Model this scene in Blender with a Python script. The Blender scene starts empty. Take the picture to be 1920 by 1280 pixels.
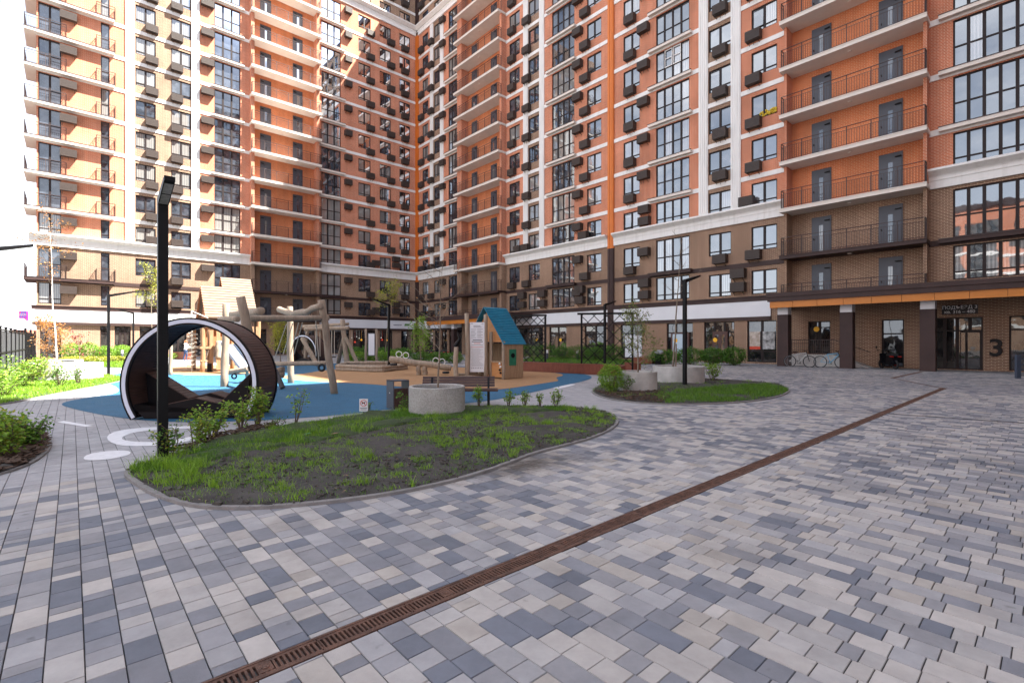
import bpy, math, random
import numpy as np
from mathutils import Vector, Matrix, noise
from mathutils.geometry import delaunay_2d_cdt
R = math.radians
random.seed(7); rng = np.random.default_rng(7)
SC = bpy.context.scene
COL = SC.collection
# ---------------------------------------------------------------- camera, world, sun, exposure
F_PX = 918.0; HZ = 640.5; EYE = 1.5
cam_d = bpy.data.cameras.new('camera'); cam = bpy.data.objects.new('camera', cam_d); COL.objects.link(cam)
cam.location = (0, 0, EYE); cam.rotation_euler = (R(90), 0, 0)
cam_d.sensor_width = 36; cam_d.lens = F_PX/1920*36; cam_d.shift_y = 0.0003
cam_d.clip_start = 0.05; cam_d.clip_end = 3000
SC.camera = cam
SUN_EL = 54.5; SUN_AZ = 92.0      # degrees; azimuth clockwise from +Y
w = bpy.data.worlds.new("World"); SC.world = w; w.use_nodes = True
nt = w.node_tree; N = nt.nodes; L = nt.links
bg = N['Background']; sky = N.new('ShaderNodeTexSky'); sky.sky_type = 'NISHITA'; sky.sun_disc = False
sky.sun_elevation = R(SUN_EL); sky.sun_rotation = R(SUN_AZ); sky.air_density = 1.0; sky.dust_density = 1.6; sky.ozone_density = 1.2
tc = N.new('ShaderNodeTexCoord'); mp = N.new('ShaderNodeMapping'); mp.inputs['Scale'].default_value = (1.6, 1.6, 3.6)
ns = N.new('ShaderNodeTexNoise'); ns.inputs['Scale'].default_value = 1.5; ns.inputs['Detail'].default_value = 6; ns.inputs['Roughness'].default_value = .55; ns.inputs['Distortion'].default_value = .3
cr = N.new('ShaderNodeValToRGB'); cr.color_ramp.elements[0].position = .41; cr.color_ramp.elements[1].position = .68
mx = N.new('ShaderNodeMix'); mx.data_type = 'RGBA'; mx.inputs['B'].default_value = (9.6, 9.6, 9.9, 1)
L.new(tc.outputs['Generated'], mp.inputs['Vector']); L.new(mp.outputs['Vector'], ns.inputs['Vector']); L.new(ns.outputs['Fac'], cr.inputs['Fac'])
sep = N.new('ShaderNodeSeparateXYZ'); L.new(tc.outputs['Generated'], sep.inputs[0])
hz = N.new('ShaderNodeMapRange'); hz.inputs['From Min'].default_value = 0; hz.inputs['From Max'].default_value = .62; hz.inputs['To Min'].default_value = .9; hz.inputs['To Max'].default_value = 0; L.new(sep.outputs['Z'], hz.inputs['Value'])
mxm = N.new('ShaderNodeMath'); mxm.operation = 'MAXIMUM'; L.new(cr.outputs['Color'], mxm.inputs[0]); L.new(hz.outputs['Result'], mxm.inputs[1]); L.new(mxm.outputs['Value'], mx.inputs['Factor']); L.new(sky.outputs['Color'], mx.inputs['A']); L.new(mx.outputs['Result'], bg.inputs['Color'])
bg.inputs['Strength'].default_value = 0.05
sd = bpy.data.lights.new('sun', 'SUN'); sd.energy = 5.0; sd.angle = R(0.5); sd.color = (1, .95, .86)
so = bpy.data.objects.new('sun', sd); COL.objects.link(so)
sdir = Vector((math.sin(R(SUN_AZ))*math.cos(R(SUN_EL)), math.cos(R(SUN_AZ))*math.cos(R(SUN_EL)), math.sin(R(SUN_EL))))
so.rotation_euler = sdir.to_track_quat('Z', 'Y').to_euler(); so.location = (0, 0, 80)
SC.view_settings.view_transform = 'Standard'; SC.view_settings.look = 'None'; SC.view_settings.gamma = 1
SC.view_settings.exposure = 2.6
SC.render.engine = 'CYCLES'
SC.cycles.max_bounces = 8; SC.cycles.diffuse_bounces = 4; SC.cycles.glossy_bounces = 4

# ---------------------------------------------------------------- frames of reference
D2 = Vector((.7436, .6686)).normalized(); D1 = Vector((-D2.y, D2.x))
PL, QR = 58.25, 34.98
def PQ(p, q, z=0.): return Vector((D1.x*p+D2.x*q, D1.y*p+D2.y*q, z))
def G(px, py, z=0.):
    Y = (EYE-z)*F_PX/(py-HZ); return Vector(((px-960)/F_PX*Y, Y, z))
def AT(px, py, Y): return Vector(((px-960)/F_PX*Y, Y, EYE+(HZ-py)*Y/F_PX))
def YB(py, z=0.): return (EYE-z)*F_PX/(py-HZ)
def u_of(px, e=0.):
    x = (px-960)/F_PX; Y = (QR-e)/(x*D2.x+D2.y); return PL-(D1.x*x*Y+D1.y*Y)
def t_of(px, e=0.):
    x = (px-960)/F_PX; Y = (PL-e)/(x*D1.x+D1.y); return QR-(D2.x*x*Y+D2.y*Y)
MAPR = lambda u, e, z: PQ(PL-u, QR-e, z)
MAPL = lambda t, e, z: PQ(PL-e, QR-t, z)
IDM = lambda x, y, z: Vector((x, y, z))
def proj(v):
    if v.y < .2: return None
    return (960+F_PX*v.x/v.y, HZ-F_PX*(v.z-EYE)/v.y)

# ---------------------------------------------------------------- materials
MATS = {}
def new_mat(name):
    m = bpy.data.materials.new(name); m.use_nodes = True; MATS[name] = m
    return m, m.node_tree.nodes, m.node_tree.links, m.node_tree.nodes['Principled BSDF']
def mat(name, col, rough=.7, var=.15, scale=6., metal=0., bump=0., bscale=None, spec=.4, col2=None):
    if name in MATS: return MATS[name]
    m, n, l, b = new_mat(name)
    b.inputs['Roughness'].default_value = rough; b.inputs['Metallic'].default_value = metal; b.inputs['Specular IOR Level'].default_value = spec
    t = n.new('ShaderNodeTexCoord'); no = n.new('ShaderNodeTexNoise'); no.inputs['Scale'].default_value = scale; no.inputs['Detail'].default_value = 6; no.inputs['Roughness'].default_value = .6
    l.new(t.outputs['Object'], no.inputs['Vector'])
    r = n.new('ShaderNodeValToRGB'); r.color_ramp.elements[0].position = .3; r.color_ramp.elements[1].position = .7
    c2 = col2 if col2 else [min(1, c*(1+var)) for c in col]
    r.color_ramp.elements[0].color = (*[c*(1-var) for c in col], 1); r.color_ramp.elements[1].color = (*c2, 1)
    l.new(no.outputs['Fac'], r.inputs['Fac']); l.new(r.outputs['Color'], b.inputs['Base Color'])
    if bump:
        n2 = n.new('ShaderNodeTexNoise'); n2.inputs['Scale'].default_value = bscale or scale*6; n2.inputs['Detail'].default_value = 5
        l.new(t.outputs['Object'], n2.inputs['Vector'])
        bp = n.new('ShaderNodeBump'); bp.inputs['Strength'].default_value = bump; bp.inputs['Distance'].default_value = .02
        l.new(n2.outputs['Fac'], bp.inputs['Height']); l.new(bp.outputs['Normal'], b.inputs['Normal'])
    return m
def brick(name, c1, c2, mortar, bw=.26, rh=.078, ms=.012):
    m, n, l, b = new_mat(name)
    uv = n.new('ShaderNodeUVMap'); bt = n.new('ShaderNodeTexBrick')
    bt.inputs['Scale'].default_value = 1; bt.inputs['Brick Width'].default_value = bw; bt.inputs['Row Height'].default_value = rh
    bt.inputs['Mortar Size'].default_value = ms; bt.inputs['Mortar Smooth'].default_value = .15; bt.inputs['Bias'].default_value = 0
    bt.inputs['Color1'].default_value = (*c1, 1); bt.inputs['Color2'].default_value = (*c2, 1); bt.inputs['Mortar'].default_value = (*mortar, 1)
    l.new(uv.outputs['UV'], bt.inputs['Vector'])
    no = n.new('ShaderNodeTexNoise'); no.inputs['Scale'].default_value = .35; no.inputs['Detail'].default_value = 5; l.new(uv.outputs['UV'], no.inputs['Vector'])
    r0 = n.new('ShaderNodeMapRange'); r0.inputs['From Min'].default_value = .3; r0.inputs['From Max'].default_value = .7; r0.inputs['To Min'].default_value = .84; r0.inputs['To Max'].default_value = 1.12; l.new(no.outputs['Fac'], r0.inputs['Value'])
    ms_ = n.new('ShaderNodeMapping'); ms_.inputs['Scale'].default_value = (1.3, .10, 1); l.new(uv.outputs['UV'], ms_.inputs['Vector']); n9 = n.new('ShaderNodeTexNoise'); n9.inputs['Scale'].default_value = 1.6; n9.inputs['Detail'].default_value = 6; l.new(ms_.outputs['Vector'], n9.inputs['Vector'])
    r9 = n.new('ShaderNodeMapRange'); r9.inputs['From Min'].default_value = .3; r9.inputs['From Max'].default_value = .75; r9.inputs['To Min'].default_value = 1.06; r9.inputs['To Max'].default_value = .84; l.new(n9.outputs['Fac'], r9.inputs['Value'])
    r = n.new('ShaderNodeMath'); r.operation = 'MULTIPLY'; l.new(r0.outputs['Result'], r.inputs[0]); l.new(r9.outputs['Result'], r.inputs[1])
    mm = n.new('ShaderNodeVectorMath'); mm.operation = 'SCALE'; l.new(bt.outputs['Color'], mm.inputs[0]); l.new(r.outputs['Value'], mm.inputs['Scale'])
    l.new(mm.outputs['Vector'], b.inputs['Base Color']); b.inputs['Roughness'].default_value = .85; b.inputs['Specular IOR Level'].default_value = .25
    bp = n.new('ShaderNodeBump'); bp.invert = True; bp.inputs['Strength'].default_value = .5; bp.inputs['Distance'].default_value = .01
    l.new(bt.outputs['Fac'], bp.inputs['Height']); l.new(bp.outputs['Normal'], b.inputs['Normal'])
    return m
def glass(name, inner, inner2, ior=2.8, wav=.0025, stripes=False, wscale=1.1):
    m, n, l, b = new_mat(name)
    t = n.new('ShaderNodeTexCoord'); uv = n.new('ShaderNodeUVMap')
    rr = n.new('ShaderNodeValToRGB'); rr.color_ramp.elements[0].color = (*inner, 1); rr.color_ramp.elements[1].color = (*inner2, 1)
    if stripes:
        wv = n.new('ShaderNodeTexWave'); wv.inputs['Scale'].default_value = 2.2; wv.inputs['Distortion'].default_value = 2.5; wv.inputs['Detail'].default_value = 2; l.new(uv.outputs['UV'], wv.inputs['Vector']); wv.bands_direction = 'X'
        mpp = n.new('ShaderNodeMapping'); mpp.inputs['Scale'].default_value = (1, .08, 1); l.new(uv.outputs['UV'], mpp.inputs['Vector']); l.new(mpp.outputs['Vector'], wv.inputs['Vector'])
        l.new(wv.outputs['Fac'], rr.inputs['Fac'])
    else:
        n1 = n.new('ShaderNodeTexNoise'); n1.inputs['Scale'].default_value = 1.3; l.new(uv.outputs['UV'], n1.inputs['Vector'])
        rr.color_ramp.elements[0].position = .4; rr.color_ramp.elements[1].position = .65; l.new(n1.outputs['Fac'], rr.inputs['Fac'])
    n2 = n.new('ShaderNodeTexNoise'); n2.inputs['Scale'].default_value = wscale; n2.inputs['Detail'].default_value = 1.5; l.new(uv.outputs['UV'], n2.inputs['Vector'])
    bp = n.new('ShaderNodeBump'); bp.inputs['Strength'].default_value = 1; bp.inputs['Distance'].default_value = wav; l.new(n2.outputs['Fac'], bp.inputs['Height'])
    df = n.new('ShaderNodeBsdfDiffuse'); l.new(rr.outputs['Color'], df.inputs['Color'])
    gl = n.new('ShaderNodeBsdfGlossy'); gl.inputs['Roughness'].default_value = .02; gl.inputs['Color'].default_value = (.86, .92, 1, 1); l.new(bp.outputs['Normal'], gl.inputs['Normal'])
    fr = n.new('ShaderNodeFresnel'); fr.inputs['IOR'].default_value = ior
    ms = n.new('ShaderNodeMixShader'); l.new(fr.outputs['Fac'], ms.inputs['Fac']); l.new(df.outputs['BSDF'], ms.inputs[1]); l.new(gl.outputs['BSDF'], ms.inputs[2])
    n.remove(b); l.new(ms.outputs['Shader'], n['Material Output'].inputs['Surface'])
    return m
def wood(name, c1, c2, sc=(1, 1, 8), rough=.75, bump=.3):
    m, n, l, b = new_mat(name)
    t = n.new('ShaderNodeTexCoord'); mp = n.new('ShaderNodeMapping'); mp.inputs['Scale'].default_value = sc; l.new(t.outputs['Object'], mp.inputs['Vector'])
    no = n.new('ShaderNodeTexNoise'); no.inputs['Scale'].default_value = 3; no.inputs['Detail'].default_value = 8; no.inputs['Roughness'].default_value = .65; l.new(mp.outputs['Vector'], no.inputs['Vector'])
    r = n.new('ShaderNodeValToRGB'); r.color_ramp.elements[0].position = .33; r.color_ramp.elements[1].position = .68
    r.color_ramp.elements[0].color = (*c1, 1); r.color_ramp.elements[1].color = (*c2, 1); l.new(no.outputs['Fac'], r.inputs['Fac']); l.new(r.outputs['Color'], b.inputs['Base Color'])
    b.inputs['Roughness'].default_value = rough
    bp = n.new('ShaderNodeBump'); bp.inputs['Strength'].default_value = bump; bp.inputs['Distance'].default_value = .01; l.new(no.outputs['Fac'], bp.inputs['Height']); l.new(bp.outputs['Normal'], b.inputs['Normal'])
    return m
def leafmat(name, c1, c2, tr=.35):
    m, n, l, b = new_mat(name)
    g = n.new('ShaderNodeNewGeometry'); r = n.new('ShaderNodeValToRGB')
    r.color_ramp.elements[0].color = (*c1, 1); r.color_ramp.elements[1].color = (*c2, 1)
    l.new(g.outputs['Random Per Island'], r.inputs['Fac'])
    df = n.new('ShaderNodeBsdfDiffuse'); tl = n.new('ShaderNodeBsdfTranslucent'); gl = n.new('ShaderNodeBsdfGlossy'); gl.inputs['Roughness'].default_value = .45
    l.new(r.outputs['Color'], df.inputs['Color']); l.new(r.outputs['Color'], tl.inputs['Color'])
    ms = n.new('ShaderNodeMixShader'); ms.inputs['Fac'].default_value = tr; l.new(df.outputs['BSDF'], ms.inputs[1]); l.new(tl.outputs['BSDF'], ms.inputs[2])
    m2 = n.new('ShaderNodeMixShader'); m2.inputs['Fac'].default_value = .04; l.new(ms.outputs['Shader'], m2.inputs[1]); l.new(gl.outputs['BSDF'], m2.inputs[2])
    n.remove(b); l.new(m2.outputs['Shader'], n['Material Output'].inputs['Surface'])
    return m
ORANGE = brick('orange_brick', (.56, .160, .075), (.46, .128, .062), (.66, .42, .30))
NICHE = brick('bright_orange_brick', (.62, .165, .052), (.53, .135, .044), (.64, .36, .22))
BROWN = brick('brown_brick', (.235, .130, .087), (.172, .092, .064), (.50, .37, .26))
def grimy(name, c, dirt, rough=.8, lo=.5, hi=.78):
    # clean colour with rain streaks (noise stretched down the wall) and soft patches
    m, n, l, b = new_mat(name); t = n.new('ShaderNodeTexCoord'); mp = n.new('ShaderNodeMapping'); mp.inputs['Scale'].default_value = (2.2, 2.2, .22); l.new(t.outputs['Object'], mp.inputs['Vector'])
    a = n.new('ShaderNodeTexNoise'); a.inputs['Scale'].default_value = 2; a.inputs['Detail'].default_value = 7; l.new(mp.outputs['Vector'], a.inputs['Vector'])
    r = n.new('ShaderNodeMapRange'); r.inputs['From Min'].default_value = lo; r.inputs['From Max'].default_value = hi; r.inputs['To Max'].default_value = .38; l.new(a.outputs['Fac'], r.inputs['Value'])
    x = n.new('ShaderNodeMix'); x.data_type = 'RGBA'; x.inputs['A'].default_value = (*c, 1); x.inputs['B'].default_value = (*dirt, 1); l.new(r.outputs['Result'], x.inputs['Factor']); l.new(x.outputs['Result'], b.inputs['Base Color']); b.inputs['Roughness'].default_value = rough; return m
WHITE = grimy('white_plaster', (.76,.75,.73), (.45,.42,.38))
WPANEL = mat('white_panel', (.66, .67, .70), .5, .03, 1)
DBROWN = mat('brown_metal_panel', (.048, .028, .026), .55, .15, 1.5, spec=.25)
ORSTRIP = mat('orange_metal_panel', (.60, .165, .025), .45, .08, 1.2)
OCHRE = mat('ochre_metal_panel', (.50, .17, .022), .42, .06, 1.2)
FRAME = mat('dark_window_frame', (.022, .015, .015), .5, .1, 3, spec=.2)
CAGE = mat('brown_cage_metal', (.050, .036, .031), .55, .2, 12, bump=.3, bscale=60)
SOFFIT = mat('slab_soffit', (.70, .64, .58), .85, .06, 2)
DOORG = mat('graphite_door', (.060, .066, .085), .45, .08, 2)
RAIL = mat('dark_rail_metal', (.045, .028, .028), .5, .1, 4)
BLACK = mat('black_metal', (.005, .005, .006), .5, .1, 8, spec=.18)
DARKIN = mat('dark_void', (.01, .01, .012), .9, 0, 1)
GLS = [glass('glass_dark', (.015, .018, .022), (.05, .055, .06)), glass('glass_curtain', (.16, .16, .155), (.34, .33, .32), stripes=True),
       glass('glass_grey', (.05, .055, .06), (.14, .14, .14)), glass('glass_dark_wavy', (.012, .014, .018), (.04, .04, .045), ior=3., wav=.012, wscale=.8)]
SHOPG = glass('shop_glass', (.008, .008, .010), (.06, .055, .05), ior=1.95, wav=.006); GLS.append(SHOPG); GLS += [glass('glass_far_dark', (.025,.03,.04), (.07,.08,.10), ior=1.95, wav=.002), glass('glass_far_curtain', (.13,.13,.125), (.27,.26,.25), ior=1.9, wav=.002, stripes=True)]

# ---------------------------------------------------------------- mesh builder
class MB:
    def __init__(s, mp=IDM): s.v = []; s.f = []; s.uv = []; s.mi = []; s.mp = mp; s.sm = False
    def quad(s, pts, uvs=None, mi=0):
        k = len(s.v); s.v += [s.mp(*p) for p in pts]; s.f.append(tuple(range(k, k+len(pts))))
        s.uv += uvs if uvs else [(p[0]+p[1]*.37, p[2]) for p in pts]; s.mi.append(mi)
    def box(s, a0, a1, b0, b1, c0, c1, mi=0, skip=''):
        # a = along, b = out, c = up ; uv in metres
        if 'F' not in skip: s.quad([(a0,b1,c0),(a1,b1,c0),(a1,b1,c1),(a0,b1,c1)], [(a0,c0),(a1,c0),(a1,c1),(a0,c1)], mi)
        if 'K' not in skip: s.quad([(a1,b0,c0),(a0,b0,c0),(a0,b0,c1),(a1,b0,c1)], [(a1,c0),(a0,c0),(a0,c1),(a1,c1)], mi)
        if 'L' not in skip: s.quad([(a0,b0,c0),(a0,b1,c0),(a0,b1,c1),(a0,b0,c1)], [(b0,c0),(b1,c0),(b1,c1),(b0,c1)], mi)
        if 'R' not in skip: s.quad([(a1,b1,c0),(a1,b0,c0),(a1,b0,c1),(a1,b1,c1)], [(b1,c0),(b0,c0),(b0,c1),(b1,c1)], mi)
        if 'T' not in skip: s.quad([(a0,b1,c1),(a1,b1,c1),(a1,b0,c1),(a0,b0,c1)], [(a0,b1),(a1,b1),(a1,b0),(a0,b0)], mi)
        if 'B' not in skip: s.quad([(a0,b0,c0),(a1,b0,c0),(a1,b1,c0),(a0,b1,c0)], [(a0,b0),(a1,b0),(a1,b1),(a0,b1)], mi)
    def bar(s, a, b, wd, ht=None, mi=0, up=(0,0,1)):
        a = Vector(a); b = Vector(b); d = b-a; ht = ht or wd; u = Vector(up)
        if abs(d.normalized().dot(u)) > .97: u = Vector((0,1,0))
        x = d.cross(u).normalized()*wd/2; y = x.cross(d).normalized()*ht/2
        c = [a-x-y, a+x-y, a+x+y, a-x+y, b-x-y, b+x-y, b+x+y, b-x+y]
        k = len(s.v); s.v += [s.mp(*q) for q in c]
        for f in ((0,3,2,1),(4,5,6,7),(0,1,5,4),(1,2,6,5),(2,3,7,6),(3,0,4,7)):
            s.f.append(tuple(k+i for i in f)); L_ = d.length
            s.uv += [(0,0),(wd,0),(wd,L_),(0,L_)]; s.mi.append(mi)
    def tube(s, pts, rad, seg=8, mi=0, cap=True, jit=0.):
        pts = [Vector(p) for p in pts]; n = len(pts); rad = rad if hasattr(rad, '__len__') else [rad]*n
        rings = []; prev = None; run = 0
        for i, p in enumerate(pts):
            d = (pts[min(i+1,n-1)]-pts[max(i-1,0)]).normalized()
            if prev is None:
                a = Vector((0,0,1)) if abs(d.z) < .9 else Vector((1,0,0)); x = d.cross(a).normalized()
            else: x = (prev - d*prev.dot(d)).normalized()
            prev = x; y = d.cross(x); k = len(s.v); rings.append(k)
            for j in range(seg):
                an = 2*math.pi*j/seg; r = rad[i]*(1+(jit*(noise.noise(p*1.7+Vector((math.cos(an),math.sin(an),0))*.8)) if jit else 0))
                s.v.append(s.mp(*(p+x*math.cos(an)*r+y*math.sin(an)*r)))
        for i in range(n-1):
            a, b = rings[i], rings[i+1]; L0 = (pts[i+1]-pts[i]).length
            for j in range(seg):
                j2 = (j+1) % seg; s.f.append((a+j, a+j2, b+j2, b+j)); c = 2*math.pi*max(rad)/seg
                s.uv += [(j*c,run),((j+1)*c,run),((j+1)*c,run+L0),(j*c,run+L0)]; s.mi.append(mi)
            run += L0
        if cap:
            for k, rev in ((rings[0], True), (rings[-1], False)):
                f = tuple(range(k, k+seg)); s.f.append(f[::-1] if rev else f); s.uv += [(0,0)]*seg; s.mi.append(mi)
    def prism(s, poly, fn, d0, d1, mi=0):
        # poly of 2D points, fn(x, y, d) -> 3D
        n = len(poly); k = len(s.v)
        s.v += [s.mp(*fn(x, y, d0)) for x, y in poly] + [s.mp(*fn(x, y, d1)) for x, y in poly]
        s.f.append(tuple(k+n-1-i for i in range(n))); s.uv += [tuple(poly[n-1-i]) for i in range(n)]; s.mi.append(mi)
        s.f.append(tuple(k+n+i for i in range(n))); s.uv += [tuple(p) for p in poly]; s.mi.append(mi)
        for i in range(n):
            j = (i+1) % n; s.f.append((k+i, k+j, k+n+j, k+n+i)); s.uv += [(0,0),(1,0),(1,1),(0,1)]; s.mi.append(mi)
    def lathe(s, c, prof, seg=32, mi=0, sx=1., sy=1.):
        k0 = len(s.v)
        for r, z in prof:
            for j in range(seg):
                a = 2*math.pi*j/seg; s.v.append(s.mp(c[0]+r*sx*math.cos(a), c[1]+r*sy*math.sin(a), c[2]+z))
        for i in range(len(prof)-1):
            for j in range(seg):
                j2 = (j+1) % seg; s.f.append((k0+i*seg+j, k0+i*seg+j2, k0+(i+1)*seg+j2, k0+(i+1)*seg+j))
                s.uv += [(j/seg*6,prof[i][1]),((j+1)/seg*6,prof[i][1]),((j+1)/seg*6,prof[i+1][1]),(j/seg*6,prof[i+1][1])]; s.mi.append(mi)
    def ball(s, c, r, mi=0, seg=10, sz=1.):
        prof = [(max(1e-4, r*math.sin(math.pi*i/6)), -r*sz*math.cos(math.pi*i/6)) for i in range(7)]
        s.lathe(c, prof, seg, mi)
    def build(s, name, mats, parent=None, smooth=None):
        mats = mats if isinstance(mats, (list, tuple)) else [mats]
        off = root_loc(parent); me = bpy.data.meshes.new(name)
        me.from_pydata([tuple(v-off) for v in s.v], [], s.f)
        uvl = me.uv_layers.new(name='UVMap'); uvl.data.foreach_set('uv', np.array(s.uv, dtype=np.float32).ravel())
        for m in mats: me.materials.append(m)
        if len(mats) > 1: me.polygons.foreach_set('material_index', s.mi)
        if smooth or s.sm: me.polygons.foreach_set('use_smooth', [True]*len(me.polygons))
        me.update(); o = bpy.data.objects.new(name, me); COL.objects.link(o)
        if parent: o.parent = parent
        return o
def root_loc(o):
    v = Vector((0,0,0))
    while o is not None: v = v+o.location; o = o.parent
    return v
def tag(o, label=None, cat=None, group=None, kind=None):
    if label: o['label'] = label
    if cat: o['category'] = cat
    if group: o['group'] = group
    if kind: o['kind'] = kind
    return o
def thing(name, label, cat, loc=(0,0,0), group=None):
    o = bpy.data.objects.new(name, None); COL.objects.link(o); o.location = loc; o.empty_display_size = .2
    return tag(o, label, cat, group)
def arr_mesh(name, V, F, mats, parent=None, colors=None, smooth=False):
    me = bpy.data.meshes.new(name); V = np.asarray(V, dtype=np.float32); F = np.asarray(F, dtype=np.int32)
    off = root_loc(parent); V = V-np.array(off, dtype=np.float32)
    me.vertices.add(len(V)); me.vertices.foreach_set('co', V.ravel())
    nf, k = F.shape; me.loops.add(nf*k); me.loops.foreach_set('vertex_index', F.ravel())
    me.polygons.add(nf); me.polygons.foreach_set('loop_start', np.arange(0, nf*k, k, dtype=np.int32))
    try: me.polygons.foreach_set('loop_total', np.full(nf, k, dtype=np.int32))
    except Exception: pass
    me.polygons.foreach_set('use_smooth', np.full(nf, bool(smooth)))
    me.update(calc_edges=True); me.validate()
    if colors is not None:
        ca = me.color_attributes.new('Col', 'FLOAT_COLOR', 'POINT'); ca.data.foreach_set('color', np.asarray(colors, dtype=np.float32).ravel())
    me.materials.append(mats); o = bpy.data.objects.new(name, me); COL.objects.link(o)
    if parent: o.parent = parent
    return o
# ================================================================ BUILDINGS
FLOORS = [4+3*k for k in range(16)]           # floor lines 4, 7, 10 ... 49
TOPZ = 52.8
class Wing:
    def __init__(s, root, mp, width, cam_score=True):
        s.root = root; s.mp = mp; s.W = width; s.open = []; s.wins = []; s.acs = []; s.bays = []; s.skip = []
    def wall(s, name='wall'):
        # wall sheets with real openings at e = 0, reveals .16 deep
        mb = MB(s.mp); us = {0., s.W}
        for o in s.open: us |= {o[0], o[1]}
        for b in s.bays: us |= {b[0], b[1]}
        for b in s.skip: us |= {b[0], b[1]}
        us = sorted(us)
        for a, b in zip(us[:-1], us[1:]):
            if b-a < 1e-4: continue
            m = (a+b)/2
            if any(k[0] < m < k[1] for k in s.skip): continue
            bay = any(k[0] < m < k[1] for k in s.bays)
            cuts = sorted([(o[2], o[3]) for o in s.open if o[0] < m < o[1]])
            z = 0.; segs = []
            for c0, c1 in cuts:
                if c0 > z: segs.append((z, c0))
                z = max(z, c1)
            segs.append((z, TOPZ))
            for z0, z1 in segs:
                for lo, hi, mi in ((0, 10, 1), (10, 43.4, 1 if bay else 0), (43.4, TOPZ, 1)):
                    q0, q1 = max(z0, lo), min(z1, hi)
                    if q1 > q0+1e-4: mb.quad([(a,0,q0),(b,0,q0),(b,0,q1),(a,0,q1)], [(a,q0),(b,q0),(b,q1),(a,q1)], mi)
        for a, b, z0, z1 in s.open:
            mi = 1 if (z0 < 9.9 or z0 > 43 or any(k[0] <= (a+b)/2 <= k[1] for k in s.bays)) else 0; d = -.16
            mb.quad([(a,0,z0),(a,0,z1),(a,d,z1),(a,d,z0)], [(0,z0),(0,z1),(d,z1),(d,z0)], mi)
            mb.quad([(b,0,z0),(b,d,z0),(b,d,z1),(b,0,z1)], [(0,z0),(d,z0),(d,z1),(0,z1)], mi)
            mb.quad([(a,0,z1),(b,0,z1),(b,d,z1),(a,d,z1)], [(a,0),(b,0),(b,d),(a,d)], mi)
            mb.quad([(a,0,z0),(a,d,z0),(b,d,z0),(b,0,z0)], [(a,0),(a,d),(b,d),(b,0)], mi)
        return mb.build(name, [ORANGE, BROWN], s.root)
    def window(s, a, b, z0, z1, n=2, tr=.3, e=-.1, mat_i=None, kind='window'):
        s.wins.append((a, b, z0, z1, n, tr, e, mat_i, kind))
    def cut(s, a, b, z0, z1, **k):
        s.open.append((a, b, z0, z1)); s.window(a, b, z0, z1, **k)
    def score(s, a, z):
        q = proj(s.mp(a, 0, z))
        if q is None or not (-30 < q[0] < 1950 and -30 < q[1] < 900): return -1
        return 1/(s.mp(a, 0, z)-Vector((0,0,EYE))).length
    def frame_mb(s, mb, a, b, z0, z1, n, tr, e):
        t = .07; d0, d1 = e-.05, e+.03
        mb.box(a, b, d0, d1, z0, z0+t, skip='K'); mb.box(a, b, d0, d1, z1-t, z1, skip='K')
        mb.box(a, a+t, d0, d1, z0+t, z1-t, skip='KTB'); mb.box(b-t, b, d0, d1, z0+t, z1-t, skip='KTB')
        for i in range(1, n):
            x = a+(b-a)*i/n; hw = .075 if n < 4 else .07
            mb.box(x-hw, x+hw, d0, d1-.004, z0+t, z1-t, skip='KTB')
        if tr:
            zt = z0+tr
            for i in range(n):
                xa, xb = a+(b-a)*i/n+.075, a+(b-a)*(i+1)/n-.075
                mb.box(xa, xb, d0, d1-.008, zt-.04, zt+.04, skip='KLR')
    def flush_windows(s, name='window', limit=100):
        W = sorted(s.wins, key=lambda w_: -s.score((w_[0]+w_[1])/2, (w_[2]+w_[3])/2))
        rest = MB(s.mp); restg = MB(s.mp)
        for i, (a, b, z0, z1, n, tr, e, mi, kind) in enumerate(W):
            if mi is None:
                r = random.random(); far = (s.mp((a+b)/2, 0, z0)-Vector((0,0,1.5))).xy.length > (47 if s.W > 60 else 0)
                mi = (5 if r < .66 else 6) if far else (0 if r < .50 else 1 if r < .64 else 2 if r < .82 else 3)
            tgt = MB(s.mp) if i < limit else rest; g = MB(s.mp) if i < limit else restg
            s.frame_mb(tgt, a, b, z0, z1, n, tr, e)
            ex = random.uniform(-.004, .004)     # each pane sits a little off true, as real glazing does
            for j in range(n):
                xa, xb = a+(b-a)*j/n, a+(b-a)*(j+1)/n; t1, t2 = random.uniform(-.006, .006), random.uniform(-.006, .006)
                k = mi if random.random() < .8 or mi >= 4 else random.choice((0, 2, 1))
                o_ = random.uniform(0, 40)
                g.quad([(xa,e-.02+t1,z0),(xb,e-.02-t1,z0),(xb,e-.02-t1+t2,z1),(xa,e-.02+t1+t2,z1)], [(xa+o_,z0),(xb+o_,z0),(xb+o_,z1),(xa+o_,z1)], k)
            if i < limit:
                f = tgt.build(kind, FRAME, s.root); g.build('pane', GLS, f)
        if rest.v:
            o = rest.build(name, FRAME, s.root); tag(o, kind='stuff'); o2 = restg.build('pane', GLS, o); tag(o2, kind='stuff')
    def ac(s, a, z, wd=.95, h=.66, d=.5): s.acs.append((a, z, wd, h, d))
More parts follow.
